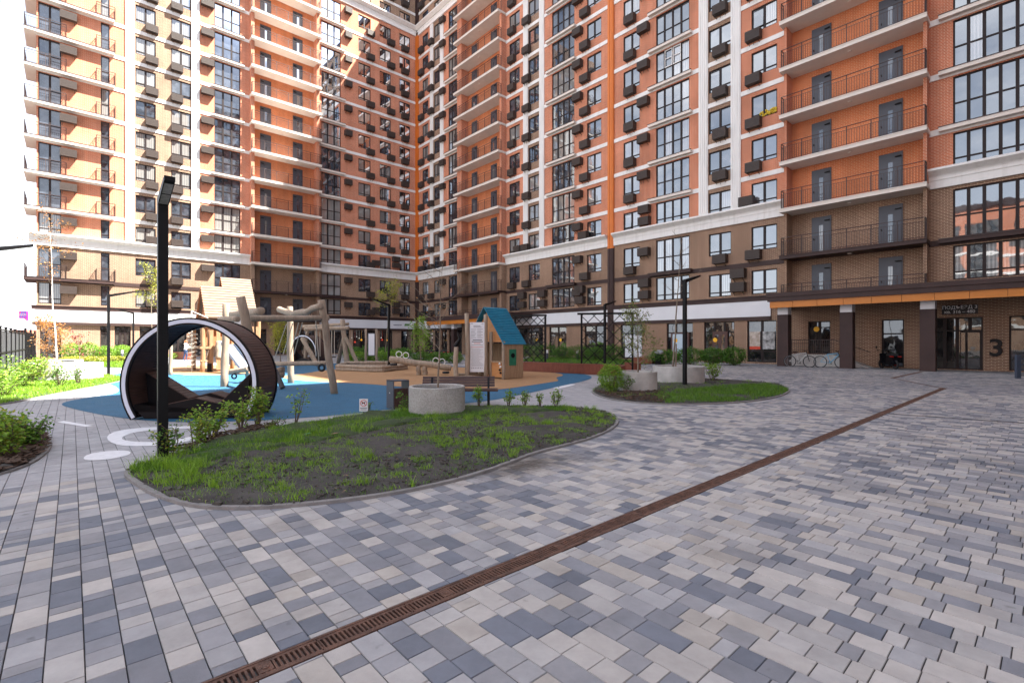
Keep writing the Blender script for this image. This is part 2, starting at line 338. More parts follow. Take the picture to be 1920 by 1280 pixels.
    def flush_ac(s):
        A = sorted(s.acs, key=lambda q: -s.score(q[0], q[1])); rest = MB(s.mp)
        for i, (a, z, wd, h, d) in enumerate(A):
            mb = MB(s.mp) if i < 100 else rest
            # louvred cage: solid back tray, front slats, brackets below
            mb.box(a, a+wd, .02, d-.03, z+.02, z+h-.02)
            for j in range(7):
                zz = z+h*j/7; mb.box(a-.01, a+wd+.01, d-.03, d, zz+.01, zz+h/7-.015)
            mb.box(a-.012, a, .0, d-.03, z, z+h); mb.box(a+wd, a+wd+.012, .0, d-.03, z, z+h)
            mb.bar((a+.15, .0, z-.22), (a+.15, d*.8, z), .03); mb.bar((a+wd-.15, .0, z-.22), (a+wd-.15, d*.8, z), .03)
            if random.random() < .4: mb.bar((a+wd*.5, d*.4, z-.3), (a+wd*.5, d*.4, z), .025)
            if i < 100: mb.build('air_conditioner_cage', CAGE, s.root)
        if rest.v: tag(rest.build('air_conditioner_cage', CAGE, s.root), kind='stuff')
def cornice(mb, a, b, z0, h, e=(.14, .3, .5), ends=''):
    mb.box(a, b, 0, e[0], z0, z0+h*.42); mb.box(a, b, 0, e[0]+.04, z0+h*.42, z0+h*.5)
    mb.box(a, b, 0, e[0]+.01, z0+h*.5, z0+h*.66)
    # sloped cove
    z1, z2 = z0+h*.66, z0+h*.88
    mb.quad([(a,e[1]-.1,z1),(b,e[1]-.1,z1),(b,e[2],z2),(a,e[2],z2)]); mb.box(a, b, 0, e[1]-.1, z1-.03, z1)
    mb.quad([(a,0,z1),(a,e[1]-.1,z1),(a,e[2],z2),(a,0,z2)]); mb.quad([(b,e[1]-.1,z1),(b,0,z1),(b,0,z2),(b,e[2],z2)])
    mb.box(a, b, 0, e[2]+.03, z2, z0+h)
def railing(mb, pts, h=1.15, step=.125, post=1.15):
    # pts: polyline of (a, e, z)
    for p0, p1 in zip(pts[:-1], pts[1:]):
        p0, p1 = Vector(p0), Vector(p1); L_ = (p1-p0).length
        up = Vector((0,0,1))
        mb.bar(p0+up*h, p1+up*h, .05, .03); mb.bar(p0+up*(h-.22), p1+up*(h-.22), .025, .02); mb.bar(p0+up*.1, p1+up*.1, .025, .02)
        n = max(1, round(L_/post))
        for i in range(n+1): q = p0.lerp(p1, i/n); mb.bar(q, q+up*h, .04)
        k = int(L_/step)
        for i in range(1, k): q = p0.lerp(p1, i/k); mb.bar(q+up*.1, q+up*(h-.22), .016)
def tower(wg, o0, n0, n1, o1, doors, body_low=0.):
    """balcony tower: o0..o1 outer jamb edges, n0..n1 niche, jambs .7 proud, niche .3 deep"""
    wg.skip.append((o0, o1)); mb = MB(wg.mp); nb = MB(wg.mp)
    for z0, z1, mi in ((body_low, 10, 1), (10, TOPZ, 0)):
        mb.box(o0, n0, -.3, .7, z0, z1, mi, skip='KTB'); mb.box(n1, o1, -.3, .7, z0, z1, mi, skip='KTB')
        segs = [n0]+[x for d in doors for x in (d[0], d[1])]+[n1]
        nb.quad([(n0,-.3,z0),(n1,-.3,z0),(n1,-.3,z1),(n0,-.3,z1)], [(n0,z0),(n1,z0),(n1,z1),(n0,z1)], mi)
    mb.build('tower_jambs', [ORANGE, BROWN], wg.root); nb.build('niche_wall', [NICHE, BROWN], wg.root)
    for F in FLOORS:
        if F == 4 and body_low > 3: pass
        b = MB(wg.mp); low = F < 9.9; hh = .22
        b.box(o0-.12, o1+.06, -.28, 1.2, F-hh, F, skip='') ; b.box(o0-.14, o1+.08, 1.14, 1.23, F-.03, F+.012)
        sl = b.build('balcony', [DBROWN if low else SOFFIT], wg.root)
        r = MB(wg.mp); railing(r, [(o0-.02, .72, F), (o0-.02, 1.12, F), (o1-.02, 1.12, F), (o1-.02, .72, F)])
        r.build('railing', RAIL, sl)
        for d0, d1 in doors:
            d = MB(wg.mp); hd = 2.4
            d.box(d0, d1, -.3, -.24, F, F+hd, 0, skip='K'); d.box(d0+.06, d1-.06, -.24, -.21, F+.02, F+2.05, 0, skip='K')
            c = (d0+d1)/2; d.box(c-.11, c+.11, -.21, -.203, F+.25, F+1.85, 1, skip='K')
            d.bar((d1-.35, -.2, F+2.12), (d1-.05, -.14, F+2.12), .06, .06, 2); d.bar((d0+.14, -.21, F+.95), (d0+.14, -.13, F+1.05), .05, .03, 2)
            d.build('door', [DOORG, GLS[6 if random.random() < .2 else 5], BLACK], wg.root)
        lb = MB(wg.mp); c = (o0+o1)/2; lb.lathe((c, .55, F-hh-.06), [(.001,0),(.11,0),(.11,.06)], 10)
        lb.build('ceiling_lamp', SOFFIT, wg.root)
def up(px, e=0.): return u_of(px, e)
def tp(px, e=0.): return t_of(px, e)
def std_window(wg, a, b, F, n=2):
    z0, z1 = F+.77, F+2.4; 
    if F == 10: z0 = 10.86
    wg.cut(a, b, z0, z1, n=n, tr=.3)
def loggia(wg, a, b, F, n, kind='window'):
    z0, z1 = F+.06, F+2.62
    if F == 10: z0 = 10.86
    if F == 4: z0 = 4.8
    wg.cut(a, b, z0, z1, n=n, tr=(1.15 if F not in (4, 10) else .42))
# ---------------------------------------------------------------- right wing
WR = 67.0
rootR = thing('apartment_building', 'long orange and brown brick apartment block filling the right, with the numeral 3 entrance', 'building', PQ(PL-30, QR, 0), 'wings of the brick apartment complex')
R_ = Wing(rootR, MAPR, WR)
W2 = {'A': (792,803), 'B': (814,826), 'D': (955,974.5), 'E': (991,1012), 'G': (1100.5,1127.5), 'H': (1169,1199.5), 'J': (1329,1371), 'K': (1409,1457)}
LG = {'C': (841,866,4), 'F': (1035,1077,4), 'I': (1230,1292.5,4), 'L': (1787,1975,6)}
ACU = {'A': 789, 'B': 807, 'D': 957, 'E': 984, 'G': 1092, 'H': 1175, 'J': 1341, 'K': 1402}
T1 = (u_of(866,.0), u_of(874,0), u_of(936.5,.7), u_of(940,.7)); T2 = (u_of(1470,.7), u_of(1475,.7), u_of(1731,.7), u_of(1738,.7))
for k, (a, b) in W2.items():
    a, b = up(a), up(b)
    for F in FLOORS:
        if F > 43.5 and k in 'AB': pass
        std_window(R_, a, b, F)
        x = up(ACU[k])
        if F in (4, 10):
            xx = b+.12 if k not in 'ABJ' or F == 4 else x
            if k in 'GHDE' and F == 4 or k in 'H' or k == 'J' and F == 4: R_.ac(xx if k != 'G' else a-1.1, F+1.0); R_.ac(xx if k != 'G' else a-1.1, F+1.95)
            elif k in 'GDE' or (k == 'K' and F == 10): R_.ac(a-.7 if k != 'D' else b-.5, F+.87)
            elif k == 'B' or k == 'A': R_.ac(x, F+.9)
        elif F == 4+36+3: continue
        else: R_.ac(x, F+.13)
for k, (a, b, n) in LG.items():
    a, b = up(a), up(b); b = min(b, WR-.5)
    for F in FLOORS:
        loggia(R_, a, b, F, n)
        if F == 43: continue
        if k == 'C': R_.ac(up(828), F+(1.75 if F != 10 else 1.), d=.45)
        if k == 'F': R_.ac(b+.1, F+1.75)
        if k == 'I' and F > 10: R_.ac(up(1200), F+1.75)
        if k == 'I' and F == 7: R_.ac(up(1201), F+1.5)
R_.bays += [(up(812.5), up(826)), (up(990.5), up(1012)), (up(1328), up(1371))]
# ground floor openings (shop fronts) : (px0, px1, z0, z1, n, transom)
GF = [(893,915,.1,2.9,2,.0),(925,948,.1,2.9,2,0.),(973,1018,.1,2.95,2,0.),(1030,1062,.1,2.95,2,0.),(1096,1137,.1,2.95,2,2.1),(1164,1204,.1,2.95,2,2.1),(1250,1299,.1,2.95,3,2.1),(1320,1377,.1,2.95,3,2.1),(1401,1456,.1,2.95,2,.75),
      (1515,1557,.75,2.8,2,0.),(1653,1695,.06,2.79,1,1.9),(1748,1843,.04,2.8,4,2.05),(1892,1960,.06,2.8,2,2.05)]
for a, b, z0, z1, n, tr in GF: R_.cut(up(a), up(b), z0, z1, n=n, tr=tr, mat_i=4, e=-.13, kind='shop_window')
for x in (802, 815, 828, 842, 856): R_.cut(up(x), up(x+10), .1, 3.0, n=1, tr=0, mat_i=4, e=-.13, kind='shop_window')
# towers
for T, dr in ((T1, ((885,895),(921,932))), (T2, ((1522.5,1559),(1648,1693)))):
    d = [(u_of(x0,-.3), u_of(x1,-.3)) for x0, x1 in dr]
    tower(R_, T[0], T[1], T[2], T[3], d, body_low=3.9)
R_.skip.clear()
R_.skip += []
# wall behind towers is only needed below the canopy: keep the wall sheet but stop it at z = 3.9 there
def add_wall(wg, towers):
    hi = list(wg.open)
    for T in towers:
        wg.open = [o for o in wg.open if not (T[0] < (o[0]+o[1])/2 < T[3] and o[2] > 3.9)]
    # build wall, cutting one tall opening over each tower
    tall = [(T[0], T[3], 3.9, TOPZ) for T in towers]
    keep = wg.open; low = [o for o in keep]
    us = wg
    mb_open = wg.open; wg.open = low+tall; ob = wg.wall(); wg.open = mb_open
    return ob
add_wall(R_, [T1, T2]); R_.flush_windows(); R_.flush_ac()
trim = MB(MAPR)
seg_r = [(0.05, T1[0]), (T1[3], up(1141)), (up(1152), T2[0]), (T2[3], WR)]
for i, (a, b) in enumerate(seg_r):
    m = MB(MAPR); cornice(m, a, b-.02, 9.8, 1.02); m.build('cornice', WHITE, rootR)
    m = MB(MAPR); cornice(m, a, b-.02, 42.9, 1.1, (.16, .4, .6)); m.build('cornice', WHITE, rootR)
    for F in FLOORS:
        if F in (4, 10, 43): continue
        m = MB(MAPR); m.box(a, b, 0, .06, F-.32, F, skip='K'); m.build('string_course', WHITE if F > 10 else DBROWN, rootR)
    if i == 3: continue
    if i == 2: b = up(1446)
    m = MB(MAPR); m.box(a, b, 0, .14, 4.28, 4.62, skip='K'); m.box(a, b, 0, .2, 4.56, 4.64); m.build('ledge', DBROWN, rootR)
    m = MB(MAPR); m.box(a, min(b, up(1446) if i == 2 else b), 0, .12, 3.22, 4.28, skip='K')
    if i < 3: m.build('sign_band', WPANEL, rootR)
    m = MB(MAPR); m.box(a, b, 0, .1, 2.98, 3.22, skip='K'); m.build('lintel', DBROWN, rootR)
for k, (a, b, n) in LG.items():
    a, b = up(a), up(b)
    for F in FLOORS:
        if F in (4, 10, 43): continue
        s = MB(MAPR); s.box(a-.55, min(b+.3, WR), 0, .38, F-.22, F, 0); s.box(a-.57, min(b+.32, WR), .33, .41, F-.02, F+.02, 1)
        s.build('loggia_slab', [SOFFIT if F > 10 else DBROWN, RAIL], rootR)
for a, b in ((807,812.5),(826,832),(982,990.5),(1012,1021),(1311,1328),(1371,1389.5)):
    a, b = up(a), up(b); m = MB(MAPR); m.box(a, b, 0, .1, 10.8, 42.9, skip='KTB')
    n = 4; w_ = (b-a)/(n*2+1)
    for i in range(n): x = a+w_*(1+2*i); m.box(x, x+w_, .1, .135, 11.0, 42.7, skip='K')
    m.build('pilaster', WHITE, rootR)
for a, b in ((778,785.5),(1141,1152)):
    a, b = up(a) if a > 800 else 0.02, up(b); n = 3
    for z0, z1, mt in ((9.6, 43, ORSTRIP), (0, 9.6, DBROWN), (43, TOPZ, DBROWN)):
        m = MB(MAPR); m.box(a, b, 0, .16, z0, z1, skip='K'); w_ = (b-a)/5
        for i in range(2): m.box(a+w_*(1+2*i), a+w_*(2+2*i), .16, .2, z0, z1, skip='K')
        m.build('corner_strip', mt, rootR)
# entrance canopy with columns
e_can = QR-31.7; ca0, ca1 = u_of(1443, e_can), WR
m = MB(MAPR); m.box(ca0-.1, ca1, .0, e_can+.1, 3.93, 4.42); m.box(ca0-.16, ca1, .0, e_can+.16, 4.2, 4.44); cp = m.build('canopy', DBROWN, rootR)
m = MB(MAPR); x = ca0; k = 0
while x < ca1:
    m.box(x+.006, min(x+1.27, ca1), e_can-.1, e_can, 3.55, 3.93); x += 1.28
y = 0.
while y < e_can-.2: m.box(ca0, ca0+.1, y+.006, y+1.2 if y+1.2 < e_can-.1 else e_can-.106, 3.55, 3.93); y += 1.21
m.build('canopy_fascia', OCHRE, cp)
m = MB(MAPR); m.box(ca0+.1, ca1, .0, e_can-.1, 3.86, 3.93); m.build('canopy_ceiling', mat('grey_ceiling', (.2,.17,.16), .7), cp)
for px in (1457, 1574, 1724, 1905+60):
    a = u_of(px, 2.65); m = MB(MAPR); m.box(a, a+.62, 2.03, 2.65, 0, 1.7); m.box(a+.005, a+.615, 2.035, 2.645, 1.7, 3.16); c = m.build('column', DBROWN, rootR)
    m = MB(MAPR); m.box(a+.02, a+.6, 2.05, 2.63, 3.16, 3.93); m.build('column_cap', WPANEL, c)
# smaller canopy under the first tower
e2 = 3.0; b0, b1 = u_of(800, e2), u_of(958, e2)
m = MB(MAPR); m.box(b0, b1, 0, e2+.1, 3.95, 4.42); cp2 = m.build('canopy', DBROWN, rootR)
m = MB(MAPR); x = b0
while x < b1: m.box(x+.006, min(x+1.27, b1), e2-.1, e2, 3.5, 3.95); x += 1.28
m.build('canopy_fascia', OCHRE, cp2)
for px in (797, 846, 905, 948):
    a = u_of(px, 2.5); m = MB(MAPR); m.box(a, a+.5, 2.0, 2.5, 0, 3.0); c = m.build('column', DBROWN, rootR)
    m = MB(MAPR); m.box(a+.02, a+.48, 2.02, 2.48, 3.0, 3.95); m.build('column_cap', WPANEL, c)
# roof, ends and back of the right wing
m = MB(MAPR); m.box(-16, WR, -15, -.02, 0, .01); m.box(-16, WR+.0, -15, 0, TOPZ-.01, TOPZ+.6); m.quad([(WR,0,0),(WR,-15,0),(WR,-15,TOPZ),(WR,0,TOPZ)]); m.quad([(-16,-15,0),(WR,-15,0),(WR,-15,TOPZ),(-16,-15,TOPZ)])
m.box(0, WR, -1.2, -1.0, 0, TOPZ-.02)  # unseen core sheet added inside the block to stop light
m.build('roof', [DBROWN], rootR)
# entrance details: frames, doors
a, b = up(1800), up(1843)
m = MB(MAPR); m.box(a, b, -.12, -.02, 0, 2.12); m.box(a+.3, b-.12, -.02, .0, .1, 1.98, 1); m.box(a+.04, a+.2, -.02, .0, .1, 1.98, 1); m.bar((a+.26, .05, .8), (a+.26, .05, 1.5), .03, .03, 2)
m.build('entrance_door', [FRAME, SHOPG, BLACK], rootR)
a, b = up(1336), up(1364)
m = MB(MAPR); DW = mat('brown_door_frame', (.07,.03,.024), .5); m.box(a, b, -.12, .0, 0, 2.25); m.box(a+.2, (a+b)/2-.12, .0, .01, .15, 2.0, 1); m.box((a+b)/2+.12, b-.2, .0, .01, .15, 2.0, 1); m.build('shop_door', [DW, SHOPG], rootR)
a, b = up(1258), up(1292); m = MB(MAPR); m.box(a, b, -.12, .0, 0, 2.2); m.box(a+.15, b-.15, .0, .01, .1, 2.1, 1); m.build('shop_door', [DW, mat('pale_blue_film', (.42,.52,.6), .4, .05)], rootR)
a, b = up(1172), up(1203); m = MB(MAPR); m.box(a, b, -.1, .01, .2, 2.05); m.build('window_film', mat('white_film', (.62,.64,.68), .45, .04), rootR)
# yellow dots on the glazing
YEL = mat('yellow_sticker', (.85,.45,.02), .5, .03)
for px, py in ((1267,638),(1341,637),(1531,617),(1007,637),(1051,637)):
    u = up(px); Yd = MAPR(u, 0, 0).y; z = EYE+(HZ-py)*Yd/F_PX; m = MB(MAPR)
    m.prism([(.16*math.cos(i/10*math.pi), .16*math.sin(i/10*math.pi)) for i in range(20)], lambda x, y, d: (u+x, d, z+y), .012, .02); m.build('round_sticker', YEL, rootR)
# shop window posters
a, b = up(1402), up(1427); c = up(1455)
PO = [mat('poster_cream', (.45,.33,.22), .5, .5, 3, col2=(.62,.55,.5)), mat('poster_dark', (.06,.06,.06), .5, .6, 4, col2=(.5,.5,.5)), mat('poster_red', (.5,.05,.02), .5, .2)]
m = MB(MAPR); m.box(a+.1, b-.08, -.09, -.06, 1.0, 2.2, 0); m.box(b+.08, c-.1, -.09, -.06, 1.0, 2.2, 1); m.box(a+.1, b-.08, -.06, -.055, .98, 1.18, 2); m.build('poster', PO, rootR)
# ---------------------------------------------------------------- left wing
WL = t_of(68); rootL = thing('apartment_building', 'orange brick apartment block across the left and middle, partly sunlit, with wrapped corner balconies', 'building', PQ(PL, QR-20, 0), 'wings of the brick apartment complex')
L_w = Wing(rootL, MAPL, WL)
W2L = {'a': (769,749), 'b': (733,712), 'c': (695,672), 'f': (358,321), 'g': (292,254)}
ACL = {'a': 764, 'b': 738, 'c': 700, 'f': 342, 'g': 296}
TL = (t_of(599,.7), t_of(594,.7), t_of(474,0), t_of(471,.7))
for k, (a, b) in W2L.items():
    a, b = tp(a), tp(b)
    for F in FLOORS:
        std_window(L_w, a, b, F); x = tp(ACL[k])
        if F == 43: continue
        if F in (4, 10): 
            L_w.ac(b+.15 if k in 'ab' else x, F+(1.2 if k in 'ab' else .9))
            if k == 'a': L_w.ac(b+.15, F+2.0)
        else: L_w.ac(x, F+.13)
for k, (a, b, n, acx) in {'d': (639,602.5,3,658), 'e': (450.5,402,3,400), 'i': (115,70,2,144)}.items():
    a, b = tp(a), tp(b); b = min(b, WL-.12)
    for F in FLOORS:
        loggia(L_w, a, b, F, n)
        if F != 43: L_w.ac(tp(acx), F+1.7, wd=1.1 if k != 'd' else .85)
a, b = tp(205.5), tp(189)
for F in FLOORS: loggia(L_w, a, b, F, 1)
L_w.bays += [(tp(359), tp(252.5))]
for a, b, z0, z1, n in ((245,215,.1,2.95,3),(206,188,.1,2.95,1),(115,75,.1,2.95,3),(300,262,.1,2.95,2),(350,318,.1,2.95,2),(395,365,.1,2.95,2),(450,415,.1,2.95,2),(500,478,.1,2.9,1),(540,515,.1,2.9,2),(590,560,.1,2.9,2),(655,610,.1,2.95,3),(704,662,.1,2.95,3),(736,712,.1,2.95,2),(775,752,.1,2.95,2)):
    L_w.cut(tp(a), tp(b), z0, z1, n=n, tr=2.2, mat_i=4, e=-.13, kind='shop_window')
d = [(t_of(x0,-.3), t_of(x1,-.3)) for x0, x1 in ((567,549),(508,487.5))]
tower(L_w, TL[0], TL[1], TL[2], TL[3], d, body_low=0); L_w.skip.clear()
add_wall(L_w, [TL]); L_w.flush_windows(); L_w.flush_ac()
m = MB(MAPL); m.box(TL[1], TL[2], -.28, -.2, 0, 3.8); m.build('recess_shade_panel', DARKIN, rootL)  # solid near-black panel, the entrance's shade put into its colour
seg_l = [(0.22, TL[0]), (TL[3], WL)]
for i, (a, b) in enumerate(seg_l):
    for z, h, e in ((9.8, 1.02, (.14,.3,.5)), (42.9, 1.1, (.16,.4,.6))):
        m = MB(MAPL); cornice(m, a, b+(.45 if i else -.02), z, h, e); m.build('cornice', WHITE, rootL)
    for F in FLOORS:
        if F in (4, 10, 43): continue
        m = MB(MAPL); m.box(a, b, 0, .06, F-.32, F, skip='K'); m.build('string_course', WHITE if F > 10 else DBROWN, rootL)
    m = MB(MAPL); m.box(a, b+(.3 if i else 0), 0, .14, 4.28, 4.62); m.box(a, b+(.35 if i else 0), 0, .2, 4.56, 4.64); m.build('ledge', DBROWN, rootL)
    m = MB(MAPL); m.box(a, b+(.1 if i else 0), 0, .12, 3.22, 4.28); m.build('sign_band', WHITE if i else WPANEL, rootL)
    m = MB(MAPL); m.box(a, b+(.25 if i else 0), 0, .22, 2.98, 3.22); m.build('lintel', DBROWN, rootL)
for (a, b) in ((646,599),(457,396)):
    a, b = tp(a), tp(b)
    for F in FLOORS:
        if F in (4, 10, 43): continue
        s = MB(MAPL); s.box(a, b, 0, .38, F-.22, F, 0); s.box(a-.02, b+.02, .33, .41, F-.02, F+.02, 1); s.build('loggia_slab', [SOFFIT if F > 10 else DBROWN, RAIL], rootL)
a0 = tp(214)
for F in FLOORS:
    if F in (4, 10, 43): continue
    s = MB(MAPL); s.box(a0, WL+.75, 0, .55, F-.24, F, 0); s.box(WL, WL+.75, -3, 0, F-.24, F, 0); s.box(a0-.02, WL+.77, .5, .58, F-.02, F+.02, 1)
    sl = s.build('balcony', [SOFFIT if F > 10 else DBROWN, RAIL], rootL)
    r = MB(MAPL); x1 = tp(124, .5); railing(r, [(x1, .05, F), (x1, .5, F), (WL+.7, .5, F), (WL+.7, -2.6, F)], h=1.1); r.build('railing', RAIL, sl)
    r = MB(MAPL); x0, x1 = t_of(216,.5), t_of(181,.5); railing(r, [(x0, .05, F), (x0, .5, F), (x1, .5, F), (x1, .05, F)], h=1.1); r.build('railing', RAIL, sl)
for a, b in ((374,359),(252.5,235)):
    a, b = tp(a), tp(b); m = MB(MAPL); m.box(a, b, 0, .1, 10.8, 42.9, skip='KTB'); n = 4; w_ = (b-a)/(n*2+1)
    for i in range(n): x = a+w_*(1+2*i); m.box(x, x+w_, .1, .13, 11.0, 42.7, skip='K')
    m.build('pilaster', WHITE, rootL)
for z0, z1, mt in ((9.6, 43, ORSTRIP), (0, 9.6, DBROWN), (43, TOPZ, DBROWN)):
    m = MB(MAPL); m.box(.17, .3, 0, .16, z0, z1, skip='K'); m.build('corner_strip', mt, rootL)
m = MB(MAPL); m.quad([(0.01,0,TOPZ),(WL,0,TOPZ),(WL,-15,TOPZ),(.01,-15,TOPZ)]); m.quad([(WL,0,0),(WL,-15,0),(WL,-15,TOPZ),(WL,0,TOPZ)], mi=1); m.box(.3, WL-.3, -1.2, -1.0, 0, TOPZ-.02)  # last box is an added hidden core that blocks light behind the facade
m.quad([(0,-15,0),(WL,-15,0),(WL,-15,TOPZ),(0,-15,TOPZ)], mi=0)
m.build('roof', [DBROWN, ORANGE], rootL)
# ---------------------------------------------------------------- the courtyard's other two sides (behind the camera): they shade the yard and show in the glass
def plain_block(name, label, mp, W, H, depth):
    root = thing(name, label, 'building', mp(W/2, -depth/2, 0)); m = MB(mp)
    m.box(0, W, -depth, 0, 10, H, 0, skip='T'); m.box(0, W, -depth, 0, 0, 10, 1, skip='TB'); m.build('wall', [ORANGE, BROWN], root)
    m = MB(mp); m.box(-.2, W+.2, -depth-.2, .2, H, H+.7); m.build('roof', DBROWN, root)
    wn = MB(mp); fr = MB(mp); bd = MB(mp); z = 4
    while z+2.6 < H:
        bd.box(0, W, 0, .07, z-.32, z, skip='K'); x = 1.5
        while x+2 < W:
            k = int(x/3.2) % 4; h0, h1, ww = (.1, 2.6, 2.4) if k == 1 else (.8, 2.4, 1.5)
            fr.box(x-.07, x+ww+.07, 0, .03, z+h0-.07, z+h1+.07, skip='K'); wn.quad([(x,.035,z+h0),(x+ww,.035,z+h0),(x+ww,.035,z+h1),(x,.035,z+h1)], None, 0)
            fr.box(x+ww/2-.06, x+ww/2+.06, .03, .06, z+h0, z+h1, skip='K'); x += 3.2
        z += 3
    tag(fr.build('window', FRAME, root), kind='stuff'); tag(wn.build('pane', [GLS[2]], root), kind='stuff'); tag(bd.build('string_course', WHITE, root), kind='stuff')
    m = MB(mp); cornice(m, 0, W, 9.8, 1.0); m.build('cornice', WHITE, root)
plain_block('apartment_building', 'third brick block closing the courtyard behind the viewpoint, seen only as shade and reflections', lambda a, e, z: PQ(-9.2+e, 2+a, z), 48, 53.3, 15)
plain_block('apartment_building', 'lower sunlit brick block across the courtyard, seen only reflected in the right block windows', lambda a, e, z: PQ(-60+a, -42+e, z), 75, 24, 14)

# hanging coloured lamps in the far shop windows
def glow(name, c, s):
    m, n, l, b = new_mat(name); b.inputs['Base Color'].default_value = (*c, 1); b.inputs['Emission Color'].default_value = (*c, 1); b.inputs['Emission Strength'].default_value = s; return m
GL_ = [glow('red_lamp_glow', (.6,.05,.02), .12), glow('amber_lamp_glow', (.7,.32,.02), .15), glow('white_lamp_glow', (.7,.7,.65), .12)]
for px, py, k, r in ((665,641,0,.11),(677,637,1,.12),(716,637,0,.10),(725,637.5,1,.11),(659,633,2,.06),(668,631,2,.06),(673,634,2,.06),(714,633,2,.06),(761,628,2,.07),(796,637,1,.13)):
    t_ = tp(px); Yd = MAPL(t_, .1, 0).y; z = EYE+(HZ-py)*Yd/F_PX; m = MB(MAPL); m.ball((t_, .1, z), r, seg=10); m.bar((t_, .1, z), (t_, .1, 2.95), .006); m.build('pendant_lamp', GL_[k], rootL)
# insect screens and a tilted sash on the right block, and the yellow garland
a, b = up(1246), up(1276); m = MB(MAPR)
for x0, x1 in ((a,(a+b)/2-.03),((a+b)/2+.03,b)):
    for q in ((x0,x0+.05,23.25,24.55),(x1-.05,x1,23.25,24.55),(x0,x1,23.2,23.26),(x0,x1,24.5,24.56),(x0,x1,23.85,23.9)): m.box(q[0], q[1], -.06, -.02, q[2], q[3])
m.build('insect_screen', WHITE, rootR)
for a, b, F in ((up(1409)+.08, up(1431), 22), (up(1329)+.08, up(1349), 19), (up(1169)+.08, up(1183), 10)):
    m = MB(MAPR); z0, z1 = F+1.08, F+2.36; m.quad([(a,-.08,z0),(b,-.08,z0),(b,.1-.24,z1),(a,-.14,z1)], [(0,0),(1,0),(1,1),(0,1)], 1)
    for p, q in (((a,-.06,z0),(b,-.06,z0)),((a,-.14,z1-.1),(b,-.14,z1-.1)),((a,-.06,z0),(a,-.14,z1-.1)),((b,-.06,z0),(b,-.14,z1-.1))): m.bar(p, q, .05)
    m.build('tilted_sash', [FRAME, GLS[2]], rootR)
gx0, gx1 = up(1426), up(1457); gt = thing('window_garland', 'yellow flowered garland laid along a window sill high on the right block', 'garland', MAPR(gx0, .05, 16.8)); m = MB(MAPR)
for i in range(70): m.ball((random.uniform(gx0, gx1), random.uniform(-.05,.07), random.uniform(16.82, 17.14)), random.uniform(.04,.075), seg=6)
m.build('flowers', mat('yellow_flowers', (.55,.36,.02), .7, .4, 14, col2=(.80,.62,.06)), gt)
# ================================================================ GROUND
def inpoly(P, poly):
    P = np.asarray(P); x, y = P[:,0], P[:,1]; c = np.zeros(len(P), bool); n = len(poly)
    for i in range(n):
        x1, y1 = poly[i]; x2, y2 = poly[(i+1) % n]
        t = ((y1 > y) != (y2 > y)); xi = (x2-x1)*(y-y1)/((y2-y1) if abs(y2-y1) > 1e-9 else 1e-9)+x1
        c ^= t & (x < xi)
    return c
def gp(pts): return [tuple(G(a, b)[:2]) for a, b in pts]
def smooth_poly(pts, it=2):
    for _ in range(it):
        q = []
        for i in range(len(pts)):
            a, b = pts[i], pts[(i+1) % len(pts)]
            q += [(a[0]*.75+b[0]*.25, a[1]*.75+b[1]*.25), (a[0]*.25+b[0]*.75, a[1]*.25+b[1]*.75)]
        pts = q
    return pts
BED1 = smooth_poly(gp([(228,886),(262,912),(300,932),(350,948),(420,955),(500,953),(600,945),(700,933),(800,915),(880,895),(950,871),(1000,851),(1060,836),(1110,822),(1146,806),(1160,791),(1150,777),(1110,767),(1050,763),(960,763),(880,766),(760,770),(690,778),(600,792),(520,803),(440,820),(360,844),(290,862)]), 2)
LAWN1 = smooth_poly(gp([(232,884),(262,890),(330,882),(430,862),(520,845),(610,830),(700,812),(780,797),(860,787),(950,779),(1040,775),(1090,770),(1050,765),(960,764),(880,767),(760,771),(690,779),(600,793),(520,804),(440,821),(360,845),(290,863)]), 1)
BED2 = smooth_poly(gp([(1104,733),(1130,747),(1180,755),(1250,759),(1350,758),(1420,752),(1465,743),(1482,733),(1470,723),(1430,716),(1360,712),(1280,709),(1200,709),(1140,716)]), 2)
BEDL = smooth_poly(gp([(-260,800),(-120,772),(0,760),(60,748),(130,734),(190,723),(230,714),(228,707),(180,702),(110,700),(40,702),(-60,712),(-200,727)]), 1)
BARKL = smooth_poly(gp([(-250,970),(-60,905),(30,882),(72,862),(96,838),(88,815),(40,800),(-40,812),(-200,838)]), 2)
BLUE = smooth_poly(gp([(108,757),(135,766),(180,776),(245,786),(330,792),(450,790),(560,784),(650,777),(720,768),(800,762),(870,757),(940,748),(1000,735),(1060,722),(1105,712),(1112,705),(1080,699),(1000,694),(900,688),(780,683),(700,681),(620,681),(520,683),(420,686),(300,690),(215,700),(190,712),(240,735),(150,747)]), 2)
TAN = smooth_poly(gp([(545,712),(600,716),(680,719),(760,726),(850,733),(935,731),(985,724),(1030,717),(1050,714),(1040,708),(1062,703),(1030,697),(940,692),(840,687),(740,685),(660,690),(600,695),(575,700),(520,706)]), 2)
PALE = gp([(-900,1010),(-200,945),(0,917),(120,902),(235,884),(440,830),(690,785),(900,770),(1060,764),(1118,769),(1180,763),(1260,758),(1180,752),(1106,735),(1150,716),(1130,700),(1000,684),(300,675),(-100,690),(-900,740)])
TRENCH = 0.12      # half-open strip for the drain
dr0, dr1 = G(425,1280), G(1770,727); dq = D2.copy(); drp = (D1.dot(dr0)+D1.dot(dr1))/2
q_start, q_end = D2.dot(G(380,1300))-3, D2.dot(dr1)
def base_plane():
    m = MB(); m.box(-400, 400, -200, 600, -.3, -.02, skip='FKLRB'); o = m.build('ground', mat('joint_dust', (.085,.08,.078), .95, .2, 3)); tag(o, kind='structure')
base_plane()
m, n, l, b = new_mat('paver')
